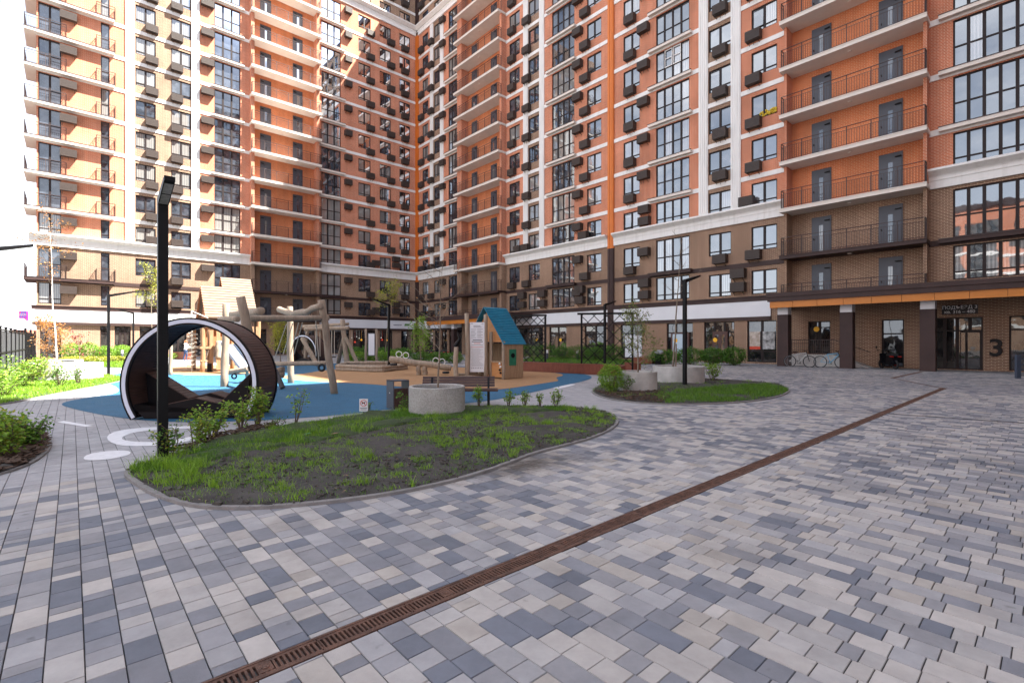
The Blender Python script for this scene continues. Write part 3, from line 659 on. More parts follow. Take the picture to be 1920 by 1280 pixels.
va = n.new('ShaderNodeVertexColor'); va.layer_name = 'Col'
t = n.new('ShaderNodeTexCoord'); no = n.new('ShaderNodeTexNoise'); no.inputs['Scale'].default_value = 5; no.inputs['Detail'].default_value = 8; no.inputs['Roughness'].default_value = .7; l.new(t.outputs['Object'], no.inputs['Vector'])
mr = n.new('ShaderNodeMapRange'); mr.inputs['From Min'].default_value = .3; mr.inputs['From Max'].default_value = .7; mr.inputs['To Min'].default_value = .84; mr.inputs['To Max'].default_value = 1.12; l.new(no.outputs['Fac'], mr.inputs['Value'])
# dark dirty stains
n3 = n.new('ShaderNodeTexNoise'); n3.inputs['Scale'].default_value = .9; n3.inputs['Detail'].default_value = 6; l.new(t.outputs['Object'], n3.inputs['Vector'])
mr3 = n.new('ShaderNodeMapRange'); mr3.inputs['From Min'].default_value = .56; mr3.inputs['From Max'].default_value = .72; mr3.inputs['To Min'].default_value = 1; mr3.inputs['To Max'].default_value = .74; l.new(n3.outputs['Fac'], mr3.inputs['Value'])
n7 = n.new('ShaderNodeTexNoise'); n7.inputs['Scale'].default_value = 5.5; n7.inputs['Detail'].default_value = 3; l.new(t.outputs['Object'], n7.inputs['Vector'])
mr7 = n.new('ShaderNodeMapRange'); mr7.inputs['From Min'].default_value = .70; mr7.inputs['From Max'].default_value = .76; mr7.inputs['To Min'].default_value = 1; mr7.inputs['To Max'].default_value = .62; l.new(n7.outputs['Fac'], mr7.inputs['Value'])
m7 = n.new('ShaderNodeMath'); m7.operation = 'MULTIPLY'; l.new(mr3.outputs['Result'], m7.inputs[0]); l.new(mr7.outputs['Result'], m7.inputs[1])
# spilled earth by the kerb
sp = n.new('ShaderNodeMapping'); c_ = G(985, 872); sp.vector_type = 'TEXTURE'; sp.inputs['Location'].default_value = (c_.x, c_.y, 0); sp.inputs['Rotation'].default_value = (0,0,R(42)); sp.inputs['Scale'].default_value = (1.25,.5,1)
l.new(t.outputs['Object'], sp.inputs['Vector']); ln = n.new('ShaderNodeVectorMath'); ln.operation = 'LENGTH'; l.new(sp.outputs['Vector'], ln.inputs[0])
ad = n.new('ShaderNodeMath'); ad.operation = 'MULTIPLY_ADD'; l.new(no.outputs['Fac'], ad.inputs[0]); ad.inputs[1].default_value = 1.3; l.new(ln.outputs['Value'], ad.inputs[2])
mr4 = n.new('ShaderNodeMapRange'); mr4.inputs['From Min'].default_value = .75; mr4.inputs['From Max'].default_value = 1.6; mr4.inputs['To Min'].default_value = .9; mr4.inputs['To Max'].default_value = 0; l.new(ad.outputs['Value'], mr4.inputs['Value'])
m1 = n.new('ShaderNodeMath'); m1.operation = 'MULTIPLY'; l.new(mr.outputs['Result'], m1.inputs[0]); l.new(m7.outputs['Value'], m1.inputs[1])
sc_ = n.new('ShaderNodeVectorMath'); sc_.operation = 'SCALE'; l.new(va.outputs['Color'], sc_.inputs[0]); l.new(m1.outputs['Value'], sc_.inputs['Scale'])
mxx = n.new('ShaderNodeMix'); mxx.data_type = 'RGBA'; mxx.inputs['B'].default_value = (.075,.062,.05,1); l.new(mr4.outputs['Result'], mxx.inputs['Factor']); l.new(sc_.outputs['Vector'], mxx.inputs['A'])
l.new(mxx.outputs['Result'], b.inputs['Base Color']); b.inputs['Roughness'].default_value = .8; b.inputs['Specular IOR Level'].default_value = .3
n5 = n.new('ShaderNodeTexNoise'); n5.inputs['Scale'].default_value = 160; n5.inputs['Detail'].default_value = 3; l.new(t.outputs['Object'], n5.inputs['Vector'])
bp = n.new('ShaderNodeBump'); bp.inputs['Strength'].default_value = .35; bp.inputs['Distance'].default_value = .004; l.new(n5.outputs['Fac'], bp.inputs['Height']); l.new(bp.outputs['Normal'], b.inputs['Normal'])
def pavers():
    w = .142; q0, q1 = -16., QR+.1; rows = int((q1-q0)/w)
    Q = []; P0 = []; P1 = []
    for r in range(rows):
        qq = q0+r*w; n = 640
        ln = rng.choice([.09,.125,.16,.21,.26], size=n, p=[.2,.2,.24,.2,.16])
        s = np.cumsum(ln)-6-rng.random()*.2; s = s[s < PL+.1]
        Q.append(np.full(len(s)-1, qq)); P0.append(s[:-1]); P1.append(s[1:])
    Q = np.concatenate(Q); P0 = np.concatenate(P0); P1 = np.concatenate(P1); g = .0017
    pc, qc = (P0+P1)/2, Q+w/2; X = D1.x*pc+D2.x*qc; Y = D1.y*pc+D2.y*qc
    A_, B_ = drp-.078, drp+.078; dz = qc < q_end+.08
    both = dz & (P0 < A_) & (P1 > B_); Qx, L0, L1 = Q[both], P0[both], P1[both]
    P1 = np.where(dz & (P0 < A_) & (P1 > A_), A_, P1); P0 = np.where(dz & (P1 > B_) & (P0 < B_) & (P0 > A_-.001), B_, P0)
    Q = np.concatenate([Q, Qx]); P0 = np.concatenate([P0, np.full(len(Qx), B_)]); P1 = np.concatenate([P1, L1])
    pc, qc = (P0+P1)/2, Q+w/2; X = D1.x*pc+D2.x*qc; Y = D1.y*pc+D2.y*qc
    ok = (Y > .9) & (np.abs(X) < Y*1.16+1.5) & ~((qc < q_end+.08) & (P0 >= A_-.001) & (P1 <= B_+.001)) & (P1-P0 > .012)
    Q, P0, P1, X, Y, pc, qc = [a[ok] for a in (Q, P0, P1, X, Y, pc, qc)]
    # trim pavers that reach into the drain slot
    n = len(Q); cen = np.stack([X, Y], 1); pale = inpoly(cen, PALE)
    base = np.array([[.385,.37,.36],[.345,.338,.338],[.245,.249,.27],[.195,.204,.232],[.142,.157,.192],[.35,.33,.31],[.30,.303,.32]])
    k = rng.choice(len(base), size=n, p=[.2,.14,.17,.17,.15,.07,.10]); 
    drift = np.array([noise.noise(Vector((x*.22, y*.22, 4)))+.5*noise.noise(Vector((x*.8, y*.8, 9))) for x, y in cen]); light = rng.random(n) < np.clip(.42+.55*drift, .1, .85)
    kl = rng.choice([0,1,5,6], size=n, p=[.42,.28,.12,.18]); kd = rng.choice([2,3,4,6], size=n, p=[.34,.3,.22,.14]); k = np.where(light, kl, kd)
    c = base[k]*np.array([1.03,1.0,.965])*rng.uniform(.9,1.09,(n,1))*(1+.06*drift[:,None])
    cp = np.array([.33,.325,.335])*rng.uniform(.93,1.05,(n,1)); c = np.where(pale[:,None], cp, c)
    zz = rng.uniform(-.0016,.0016,n); tx = rng.uniform(-.0004,.0004,(n,2)); bv = .0025
    def pt(p, q, z): return np.stack([D1.x*p+D2.x*q, D1.y*p+D2.y*q, z], 1)
    a0, a1, b0, b1 = P0+g, P1-g, Q+g, Q+w-g
    outer = [pt(a0,b0,zz-.006), pt(a1,b0,zz-.006), pt(a1,b1,zz-.006), pt(a0,b1,zz-.006)]
    inner = [pt(a0+bv,b0+bv,zz+tx[:,0]+tx[:,1]), pt(a1-bv,b0+bv,zz-tx[:,0]+tx[:,1]), pt(a1-bv,b1-bv,zz-tx[:,0]-tx[:,1]), pt(a0+bv,b1-bv,zz+tx[:,0]-tx[:,1])]
    near = (Y < 16)
    V = np.stack(outer+inner, 1)[near].reshape(-1, 3); m_ = near.sum(); o = (np.arange(m_)*8)[:,None]
    F = np.concatenate([o+np.array(f) for f in ((4,5,6,7),(0,1,5,4),(1,2,6,5),(2,3,7,6),(3,0,4,7))])
    cc = np.repeat(np.concatenate([c, np.ones((n,1))], 1)[near], 8, 0)
    k0 = len(V); far = ~near; V2 = np.stack(outer, 1)[far].reshape(-1, 3); V2[:,2] += .006
    F2 = (np.arange(far.sum())*4)[:,None]+np.arange(4)+k0
    cc2 = np.repeat(np.concatenate([c, np.ones((n,1))], 1)[far], 4, 0)
    ob = arr_mesh('pavement', np.concatenate([V, V2]), np.concatenate([F, F2]), MATS['paver'], colors=np.concatenate([cc, cc2]))
    ob.data.flip_normals() if False else None
    tag(ob, kind='structure')
pavers()
def sheet(poly, z, name, mt, bump=0., dens=0., kind='structure', parent=None, edge=None):
    """fill a ground outline, with optional gentle relief inside"""
    n = len(poly); pts = [Vector(p) for p in poly]
    if dens:
        xs = [p[0] for p in poly]; ys = [p[1] for p in poly]; A = (max(xs)-min(xs))*(max(ys)-min(ys))
        c = np.stack([rng.uniform(min(xs), max(xs), int(A*dens)), rng.uniform(min(ys), max(ys), int(A*dens))], 1)
        c = c[inpoly(c, poly)]; pts += [Vector(q) for q in c]
    v, e, f, *_ = delaunay_2d_cdt(pts, [(i, (i+1) % n) for i in range(n)], [], 1, 1e-5)
    V = []
    for i, q in enumerate(v):
        h = z
        if bump and i >= n: h = z+bump*(.5+.9*noise.fractal(Vector((q.x*.8, q.y*.8, 3)), 1, 2, 4))+bump*.35*noise.noise(Vector((q.x*6, q.y*6, 1)))
        V.append((q.x, q.y, max(z, h)))
    me = bpy.data.meshes.new(name); me.from_pydata(V, [], [tuple(a) for a in f]); me.materials.append(mt); me.update()
    o = bpy.data.objects.new(name, me); COL.objects.link(o); tag(o, kind=kind) if kind else None
    if bump: me.polygons.foreach_set('use_smooth', [True]*len(me.polygons))
    if parent: o.parent = parent
    return o
SOIL = mat('soil', (.052,.047,.043), .95, .35, 3, bump=.9, bscale=40)
TURF = mat('turf_base', (.035,.055,.018), .95, .3, 5, bump=.8, bscale=60)
BARK = mat('bark_mulch', (.075,.045,.03), .9, .5, 14, bump=1, bscale=50)
RUB = mat('blue_rubber', (.020,.105,.195), .8, .1, 3, bump=.5, bscale=220)
TANR = mat('tan_rubber', (.33,.185,.088), .8, .08, 3, bump=.5, bscale=220)
sheet(BLUE, .006, 'rubber_surface', RUB); sheet(TAN, .011, 'rubber_surface', TANR)
sheet(smooth_poly(gp([(300,697),(350,704),(420,703),(480,700),(500,692),(470,686),(380,684),(310,688)]), 2), .011, 'rubber_surface', TANR); sheet(BED1, .012, 'flowerbed_soil', SOIL, .05, 60); sheet(LAWN1, .02, 'lawn_ground', TURF, .09, 50)
sheet(BED2, .012, 'flowerbed_soil', SOIL, .05, 30); sheet(BEDL, .012, 'lawn_ground', TURF, .05, 12); sheet(BARKL, .012, 'flowerbed_soil', SOIL, .05, 40)
KERB = mat('concrete_kerb', (.20,.19,.185), .85, .15, 9, bump=.4)
def kerb(poly, i0, i1, name='kerb', wd=.055, h=.03):
    n = len(poly); mb = MB(); P = [Vector((*poly[i % n], 0)) for i in range(i0, i1)]
    L_ = []
    for i, p in enumerate(P):
        d = (P[min(i+1,len(P)-1)]-P[max(i-1,0)]).normalized(); nn = Vector((-d.y, d.x, 0))*wd/2; L_.append((p-nn, p+nn))
    acc = 0
    for (a, b), (c, d) in zip(L_[:-1], L_[1:]):
        z = Vector((0,0,h)); s = (c-a).normalized()*.003
        mb.quad([a+z, c+z-s, d+z-s, b+z]); mb.quad([a, c, c+z, a+z]); mb.quad([b, b+z, d+z, d])
    tag(mb.build(name, KERB), kind='structure')
kerb(BED1, 0, len(BED1)+1); kerb(BED2, 0, len(BED2)+1, wd=.06); kerb(BEDL, 0, len(BEDL)+1, wd=.06); kerb(BARKL, 0, len(BARKL)+1, wd=.05, h=.025)
# painted markings on the path
PAINT = mat('white_road_paint', (.62,.62,.64), .7, .12, 12)
def paint(pts, it=1, z=.004): sheet(smooth_poly(gp(pts), it) if it else gp(pts), z, 'painted_marking', PAINT)
paint([(107,791),(120,789),(174,798),(160,800)], 0)
ring_o = [(199,822),(206,812),(232,805),(275,801),(330,799),(395,798),(392,803),(330,804),(285,806),(248,811),(230,818),(228,824),(250,828),(300,829),(345,822),(392,808),(390,816),(350,828),(300,835),(240,837),(212,832)]
paint(ring_o, 1)
paint([(155,859),(165,851),(195,846),(228,844),(245,846),(244,852),(225,857),(195,862),(162,863)], 1)
paint([(1034,723),(1060,720),(1082,719.5),(1072,723),(1055,727),(1040,729)], 1)
# drain: rusty channel with slotted grates
RUST = mat('rusty_iron', (.085,.042,.030), .7, .35, 14, bump=.5, col2=(.15,.075,.05))
dr = thing('drain_channel', 'long rusty slotted drain running diagonally across the paving', 'drain', PQ(drp, q_start, 0))
mpd = lambda a, b_, c: PQ(drp+b_, a, c)
m = MB(mpd); m.box(q_start, q_end, -.078, .078, -.12, -.055, 0); m.build('channel', DARKIN, dr)
m = MB(mpd); m.box(q_start, q_end, -.072, -.058, -.06, .002); m.box(q_start, q_end, .058, .072, -.06, .002); m.build('rail', RUST, dr)
q = q_start; i = 0
while q < q_end-.1:
    le = min(.5, q_end-q); m = MB(mpd)
    m.box(q+.003, q+le-.003, -.057, -.040, -.02, -.001); m.box(q+.003, q+le-.003, .040, .057, -.02, -.001)
    k = int(le/.0235)
    for j in range(k+1): x = q+.004+j*.0235; m.box(x, x+.0105, -.04, .04, -.02, -.001)
    if i % 2 == 0: m.box(q+le/2-.03, q+le/2+.03, -.035, .035, -.015, .0005); m.lathe((q+le/2, 0, .001), [(.018,0),(.018,.003),(.001,.004)], 8)
    g_ = m.build('grate', RUST, dr); q += le; i += 1
sl = MB(); DR2 = [(1770,727),(1673,709)]
a, b_ = G(1762,727), G(1673,708.5); sl.bar(a+Vector((0,0,.002)), b_+Vector((0,0,.002)), .05, .012); tag(sl.build('slot_drain', RUST), 'thin rusty slot drain linking the long drain to the entrance one', 'drain')
sl = MB(); a, b_ = G(1673,708.5), G(1727,697); sl.bar(a+Vector((0,0,.003)), b_+Vector((0,0,.003)), .14, .012); tag(sl.build('slot_drain', RUST), 'short wide rusty drain ending at the column beside the entrance', 'drain')
sl = MB(); a, b_ = G(1662,775), G(1960,796); sl.bar(a+Vector((0,0,.002)), b_+Vector((0,0,.002)), .022, .012); tag(sl.build('slot_drain', mat('dark_slot',(.03,.025,.025),.8)), 'thin dark slot drain running off to the right edge from the long drain', 'drain')
# ================================================================ OBJECTS
def FR(o, ax, ay=None):
    ax = Vector((ax[0], ax[1], 0)).normalized(); ay = Vector((-ax.y, ax.x, 0)) if ay is None else Vector((ay[0], ay[1], 0)); o = Vector(o)
    return lambda a, b, c: o+ax*a+ay*b+Vector((0,0,c))
def V3(v, z=0.): return Vector((v[0], v[1], z))
# ---- street lamps -------------------------------------------------------
def lamp(px, py, adir, label, h=3.68, arm=1.0, Y=None):
    b = G(px, py) if Y is None else Vector(((px-960)/F_PX*Y, Y, 0))
    t = thing('street_lamp', label, 'street lamp', b, 'black angled street lamps of the courtyard')
    f = FR(b, adir); m = MB(f)
    m.box(-.055, .055, -.055, .055, .012, h-.16); m.box(-.09, .09, -.09, .09, 0, .012); m.box(-.03, .03, -.058, -.055, .45, .75); [m.lathe((sx*.072, sy*.072, .012), [(.01,0),(.01,.014),(.001,.014)], 6) for sx in (-1,1) for sy in (-1,1)]; m.build('pole', BLACK, t)
    m = MB(f); m.prism([(-.055,h-.16),(.055,h-.16),(arm,h-.16+.3*(arm-.055)),(arm,h-.105+.3*(arm-.055)),(-.055,h-.07)][:5], lambda x, y, d: (x, d, y), -.056, .056); a = m.build('lamp_arm', BLACK, t)
    m = MB(f); dx, dz = arm-.055, .3*(arm-.055)
    def sl(x, off): return h-.16+dz*(x-.055)/(arm-.055)-off
    for k in range(2):
        x0, x1 = arm-.54+k*.25, arm-.31+k*.25
        m.quad([(x0,-.045,sl(x0,.006)),(x1,-.045,sl(x1,.006)),(x1,.045,sl(x1,.006)),(x0,.045,sl(x0,.006))])
    m.build('lamp_lens', mat('lamp_lens', (.35,.36,.34), .25, .2, 30), a)
    return t
lamp(305, 858, -D1, 'nearest tall black street lamp, standing at the left tip of the front flowerbed', h=3.42, arm=.62)
lamp(203.5, 703, D2, 'black street lamp behind the left lawn, its arm pointing right toward the ring tunnel')
lamp(1284, 723, D2, 'black street lamp in the middle grass island beside the wide concrete planter')
lamp(1134, 684, D2, 'black street lamp behind the slatted wooden planter and its trellis', Y=27.5)
lamp(729, 690, -D2, 'black street lamp behind the log seesaw, arm pointing left', Y=27.5)
lamp(250, 0, -D2, 'small distant black street lamp in front of the left shop fronts, seen above the ring', Y=35.5)
lamp(-52, 0, D2, 'street lamp cut by the left edge, only its arm tip showing against the sky', Y=11.2)
# ---- ring tunnels ---------------------------------------------------------
SLATW = wood('dark_brown_slats', (.045,.022,.018), (.085,.045,.035), (1,1,10), .55, .2)
BLK = mat('black_steel', (.004,.004,.006), .4, .1, 3, spec=.2); PALEB = mat('pale_blue_white_band', (.60,.64,.75), .45, .03, 2)
def ring(o, ax, label, L_=.92, steps=True):
    o = Vector(o); f = FR(o, ax); t = thing('ring_tunnel', label, 'play tunnel', o, 'walk-through ring tunnels'); Rr, zc = 1.29, .68
    ro, ri = Rr, 1.15
    a0 = -math.asin(zc/ro); n = 72; A = [a0+(math.pi-2*a0)*i/n for i in range(n+1)]
    def P(r, a, y): return (r*math.cos(a), y, max(.0, zc+r*math.sin(a)))
    def band(r0, r1, y0, y1, mt, name, par):
        m = MB(f)
        for a, b in zip(A[:-1], A[1:]):
            m.quad([P(r0,a,y0),P(r0,b,y0),P(r1,b,y0),P(r1,a,y0)]); m.quad([P(r0,a,y1),P(r1,a,y1),P(r1,b,y1),P(r0,b,y1)])
            m.quad([P(r1,a,y0),P(r1,b,y0),P(r1,b,y1),P(r1,a,y1)]); m.quad([P(r0,a,y0),P(r0,a,y1),P(r0,b,y1),P(r0,b,y0)])
        return m.build(name, mt, par)
    for y0 in (0, L_-.05):
        s = 1 if y0 == 0 else -1
        rr = band(ri, ro, y0, y0+.05, BLK, 'rim', t); band(ri+.035, ro-.035, y0-.004 if s > 0 else y0+.05, y0+.0 if s > 0 else y0+.054, PALEB, 'white_stripe', rr)
    m = MB(f); N2 = 84; A2 = [a0+(math.pi-2*a0)*i/N2 for i in range(N2+1)]
    for a, b in zip(A2[:-1], A2[1:]):
        g = .004
        m.quad([P(ro-.02,a+g,.05),P(ro-.02,b-g,.05),P(ro-.02,b-g,L_-.05),P(ro-.02,a+g,L_-.05)])
        m.quad([P(ro-.02,a+g,.05),P(ro-.02,a+g,L_-.05),P(ro-.035,a,L_-.05),P(ro-.035,a,.05)]); m.quad([P(ro-.02,b-g,.05),P(ro-.035,b,.05),P(ro-.035,b,L_-.05),P(ro-.02,b-g,L_-.05)])
    m.build('outer_slats', SLATW, t)
    m = MB(f)
    for a, b in zip(A2[:-1], A2[1:]):
        g = .005; m.quad([P(ri+.02,a+g,.05),P(ri+.02,a+g,L_-.05),P(ri+.02,b-g,L_-.05),P(ri+.02,b-g,.05)])
    m.build('inner_slats', SLATW, t)
    for nm, y0, y1, prof in (('front_ramp', .05, .44, [(-1.07,.15),(.085,.40),(.53,.29),(1.12,.87)]), ('rear_ramp', .445, L_-.06, [(-1.10,.88),(-.28,.35),(.16,.46),(.62,.30),(1.10,.42)])):
        inner = [(1.12*math.cos(a), max(.02, zc+1.12*math.sin(a))) for a in [math.radians(x) for x in range(-10, -181, -10)]]
        bot = [p for p in inner if (p[0] < prof[-1][0]+.02 and p[0] > prof[0][0]-.02)]
        poly = prof[:]+[(x, z) for x, z in bot if z < .3]
        m = MB(f); m.prism([(x, z) for x, z in poly], lambda x, z, d: (x, d, z), y0, y1); rp = m.build(nm, BLK, t)
        m = MB(f)
        for (x0, z0), (x1, z1) in zip(prof[:-1], prof[1:]):
            d = math.hypot(x1-x0, z1-z0); k = max(1, int(d/.085))
            for i in range(k):
                u0, u1 = i/k+.006, (i+1)/k-.006; nx, nz = -(z1-z0)/d*.014, (x1-x0)/d*.014
                pa = (x0+(x1-x0)*u0, z0+(z1-z0)*u0); pb = (x0+(x1-x0)*u1, z0+(z1-z0)*u1)
                m.prism([pa, pb, (pb[0]+nx, pb[1]+nz), (pa[0]+nx, pa[1]+nz)], lambda x, z, dd: (x, dd, z), y0+.01, y1-.01)
        m.build('decking', SLATW, rp)
    return t
rb = Vector(((355-960)/F_PX*9.46, 9.46, 0)); ring(rb, (1, .06), 'large black ring tunnel with a pale stripe, in front of the log frame')
ring(((567-960)/F_PX*33, 33, 0), (1, -.45), 'second, distant ring tunnel seen small behind the swinging log')
# ---- logs --------------------------------------------------------------
LOG = wood('weathered_log', (.20,.150,.108), (.35,.275,.205), (4,4,.7), .8, .5)
LOG2 = wood('honey_log', (.22,.115,.055), (.34,.20,.105), (4,4,.8), .8, .4)
def log(m, a, b, r, n=7, wob=.03, taper=.9, seed=0):
    a, b = Vector(a), Vector(b); d = b-a; P = []; Rr = []
    s = Vector((seed*3.1+a.x, seed*1.7, a.z))
    for i in range(n+1):
        t_ = i/n; off = Vector((noise.noise(s+Vector((t_*2.5,0,0))), noise.noise(s+Vector((0,t_*2.5,5))), noise.noise(s+Vector((3,1,t_*2.5)))))*wob*math.sin(math.pi*min(1,max(0,t_)))*2
        P.append(a+d*t_+off); Rr.append(r*(1+(taper-1)*t_)*(1+.06*noise.noise(s*2+Vector((t_*6,2,2)))))
    e = (P[0]-P[1]).normalized()*r*.12; P.insert(0, P[0]+e); Rr.insert(0, Rr[0]*.86); e = (P[-1]-P[-2]).normalized()*r*.12; P.append(P[-1]+e); Rr.append(Rr[-1]*.86)
    m.tube(P, Rr, 12, jit=.12); m.sm = True
def one(name, mt, par, fn, mp=IDM):
    m = MB(mp); fn(m); return m.build(name, mt, par)
def logpart(par, a, b, r, name='log', mt=None, **k):
    m = MB(); log(m, a, b, r, **k); return m.build(name, mt or LOG, par)
ROPE = mat('pale_rope', (.55,.50,.42), .8, .2, 40); TYRE = mat('black_rubber', (.02,.02,.022), .75, .2, 10, bump=.3)
def rope(par, a, b, r=.014, sag=0., name='rope'):
    a, b = Vector(a), Vector(b); P = [a.lerp(b, i/8)-Vector((0,0,sag*4*(i/8)*(1-i/8))) for i in range(9)]
    return one(name, ROPE, par, lambda m: m.tube(P, r, 6))
def torus_pts(c, r, ax1, ax2, n=20): return [Vector(c)+Vector(ax1)*r*math.cos(2*math.pi*i/n)+Vector(ax2)*r*math.sin(2*math.pi*i/n) for i in range(n+1)]
def ringpart(par, c, r, rt, name, mt, ax1=(1,0,0), ax2=(0,0,1)):
    return one(name, mt, par, lambda m: m.tube(torus_pts(c, r, ax1, ax2), rt, 8, cap=False))
lf = thing('log_climbing_frame', 'big frame of pale logs with a hanging beam, just right of the large ring', 'climbing frame', G(545, 718))
logpart(lf, G(627,738), AT(602,563,13.7), .105, 'post', seed=1)
logpart(lf, G(498,752), AT(451,557,11.9), .115, 'post', seed=2)
logpart(lf, G(545.5,718), AT(543.5,575,17.6), .112, 'post', seed=3)
logpart(lf, G(421,725), AT(424,570,16.4), .118, 'post', seed=4)
logpart(lf, AT(470,597,12.2), AT(615,596,13.9), .085, 'beam', seed=5, wob=.01)
logpart(lf, AT(524,580,16.6), AT(552,589,15.0), .1, 'beam', seed=6); logpart(lf, AT(550,589,15.0), AT(602,574,13.6), .1, 'beam', seed=7)
logpart(lf, AT(414,598,14.6), AT(445,598,13.6), .09, 'beam', seed=8); logpart(lf, AT(436,590,15.6), AT(489,583,12.6), .115, 'beam', seed=9)
sb = logpart(lf, AT(511,682.5,16.2), AT(612,680,14.9), .075, 'swinging_log', seed=10)
for a, b_ in (((537,608,14.6),(512,680,16.1)),((549,606,14.3),(531,664,16.0)),((560,605,14.2),(545,664,15.6)),((567,605,14.1),(551,664,15.5)),((592,600,14),(598,678,14.9))): rope(lf, AT(*a), AT(*b_))
rope(lf, AT(453,605,13.2), AT(458,632,14), .02); rope(lf, AT(457,605,13.2), AT(462,632,14), .02)
ringpart(lf, AT(603,689,14.9), .09, .035, 'tyre_buffer', TYRE); 
m = MB(); m.tube([AT(517,695,15.6), AT(523,710,15.4), AT(530,727,15.3)], [.07,.075,.08], 10); m.build('rubber_sleeve', mat('grey_black_sleeve', (.05,.05,.055), .7, .8, 60), lf)
logpart(lf, AT(526,690,15.9), AT(526,706,15.9), .13, 'log_stub', seed=12)
lf2 = thing('log_balance_beam', 'low pale log beam with a tyre buffer seen through the ring tunnel', 'balance beam', G(440, 715))
logpart(lf2, AT(430,698,18.4), AT(466,691,17.6), .1, 'beam', seed=20); ringpart(lf2, AT(439,705,18), .085, .03, 'tyre_buffer', TYRE)
one('leg', LOG, lf2, lambda m: log(m, G(463,712), AT(463,694,17.7), .06))
# second swing
s2 = thing('log_swing', 'farther log swing with crossed legs behind the ring and the leaning post', 'swing', G(640,684)); Ys = 31.5
for a, b_, r in (((572,683,33.2),(577,617,33.2),.13),((596,690,30.5),(567,634,31.5),.15),((566,681,34),(575,634,34),.11),((651,685,31.2),(642,600,31.6),.17),((634,679,33.5),(645,628,32),.13),((672,684,31.2),(648,633,31.2),.13)):
    logpart(s2, V3(AT(*a), 0), AT(*b_), r, 'leg', seed=a[0])
logpart(s2, AT(568,612,33.4), AT(653,607,31.8), .11, 'beam'); logpart(s2, AT(572,617,31.2), AT(654,615,30.6), .13, 'beam')
for px in (592, 600, 622, 627): rope(s2, AT(px,616,31.2), AT(px,668,31.2), .02)
one('seat', BLK, s2, lambda m: m.box(0, .5, 0, .25, 0, .05), ) if False else one('seat', BLK, s2, lambda m: m.bar(AT(620,669,31.2), AT(629,669,31.2), .25, .05))
one('seat', BLK, s2, lambda m: m.bar(AT(590,669,31.2), AT(602,669,31.2), .25, .05))
# log sandbox
sbx = thing('log_sandbox', 'low sandbox edged with stacked logs on the tan rubber', 'sandbox', G(697,697)); SB = [G(632,695),G(700,697.5),(G(719,697.5)),G(762,692.5),G(725,687),G(650,688)]
for i in range(6):
    for z in (.09, .24): logpart(sbx, SB[i]+Vector((0,0,z)), SB[(i+1)%6]+Vector((0,0,z)), .095, 'border_log', seed=i+z, wob=.02, taper=1)
# seesaw
se = thing('log_seesaw', 'log seesaw with four white hoop handles in front of the shrubs', 'seesaw', G(792,703)); logpart(se, AT(731,673,22), AT(845,690,22), .15, 'beam', seed=31, mt=LOG)
for px in (785, 797): one('support_post', LOG, se, lambda m, px=px: log(m, G(px,703), AT(px,684,22), .12))
WH = mat('white_painted_steel', (.75,.75,.74), .4, .02)
for px, py in ((748,664),(761,666),(817,676),(829,678)): ringpart(se, AT(px,py,22), .13, .016, 'handle', WH)
ringpart(se, AT(738,683,22), .12, .05, 'tyre_buffer', TYRE, (1,0,0), (0,1,0)); ringpart(se, AT(836,698,22), .12, .05, 'tyre_buffer', TYRE, (1,0,0), (0,1,0))
# ---- info boards ---------------------------------------------------------
def text_obj(s, size, mt, par, name, mp, align='CENTER', ext=.0, bold=False):
    cu = bpy.data.curves.new('txt', 'FONT'); cu.body = s; cu.size = size; cu.align_x = align; cu.align_y = 'CENTER'; cu.extrude = ext; cu.offset = .012*size*(1 if bold is True else bold) if bold else 0; cu.space_line = 1.1
    ob = bpy.data.objects.new('tmp', cu); COL.objects.link(ob); dg = bpy.context.evaluated_depsgraph_get(); dg.update()
    me = bpy.data.meshes.new_from_object(ob.evaluated_get(dg)); bpy.data.objects.remove(ob); off = root_loc(par)
    for v in me.vertices: v.co = mp(v.co.x, v.co.z, v.co.y)-off
    me.materials.clear(); me.materials.append(mt); o = bpy.data.objects.new(name, me); COL.objects.link(o)
    if par: o.parent = par
    return o
INK = mat('dark_ink', (.05,.055,.08), .6, 0); REDI = mat('red_ink', (.5,.05,.04), .6, 0)
ib = thing('info_board', 'tall white rules board full of small print between two log posts, beside the teal-roofed playhouse', 'info board', G(895,709), 'log-post notice boards')
logpart(ib, G(876,710), AT(875,588,20), .1, 'post', seed=41, wob=.04); logpart(ib, G(911,709.5), AT(910.5,590,20), .088, 'post', seed=42)
A_, B_ = AT(881,697,19.93), AT(908.5,604,19.93)
pb = one('panel', WPANEL, ib, lambda m: m.box(A_.x, B_.x, A_.y-.02, A_.y+.02, A_.z, B_.z))
mI = MB(); mR = MB(); yy = A_.y-.024; W_ = B_.x-A_.x; H_ = B_.z-A_.z
def line(mb, x0, x1, v, h=.012): mb.box(A_.x+W_*x0, A_.x+W_*x1, yy, yy+.003, B_.z-H_*v-h/2, B_.z-H_*v+h/2)
line(mI, .05, .22, .025, .014); line(mI, .8, .94, .03, .014); line(mI, .25, .72, .075, .016); line(mI, .25, .8, .10, .016)
for i in range(7): line(mI, .08, .44-.05*(i % 3), .14+i*.028); line(mI, .5, .88-.1*(i % 2), .14+i*.028)
line(mI, .2, .84, .355, .028); line(mI, .14, .88, .39, .028); line(mR, .28, .72, .425, .02); line(mI, .12, .9, .46, .01); line(mR, .08, .92, .498, .014)
for i in range(19): line(mI, .12 if i % 4 else .08, random.uniform(.6, .92), .53+i*.0195, .007)
for i in range(7): line(mI, .12+i*.115, .165+i*.115, .92, .035)
mI.build('printed_text', INK, pb); mR.build('red_text', REDI, pb)
ib2 = thing('info_board', 'smaller blank-looking white notice board between two log posts behind the sandbox', 'info board', G(697,684), 'log-post notice boards')
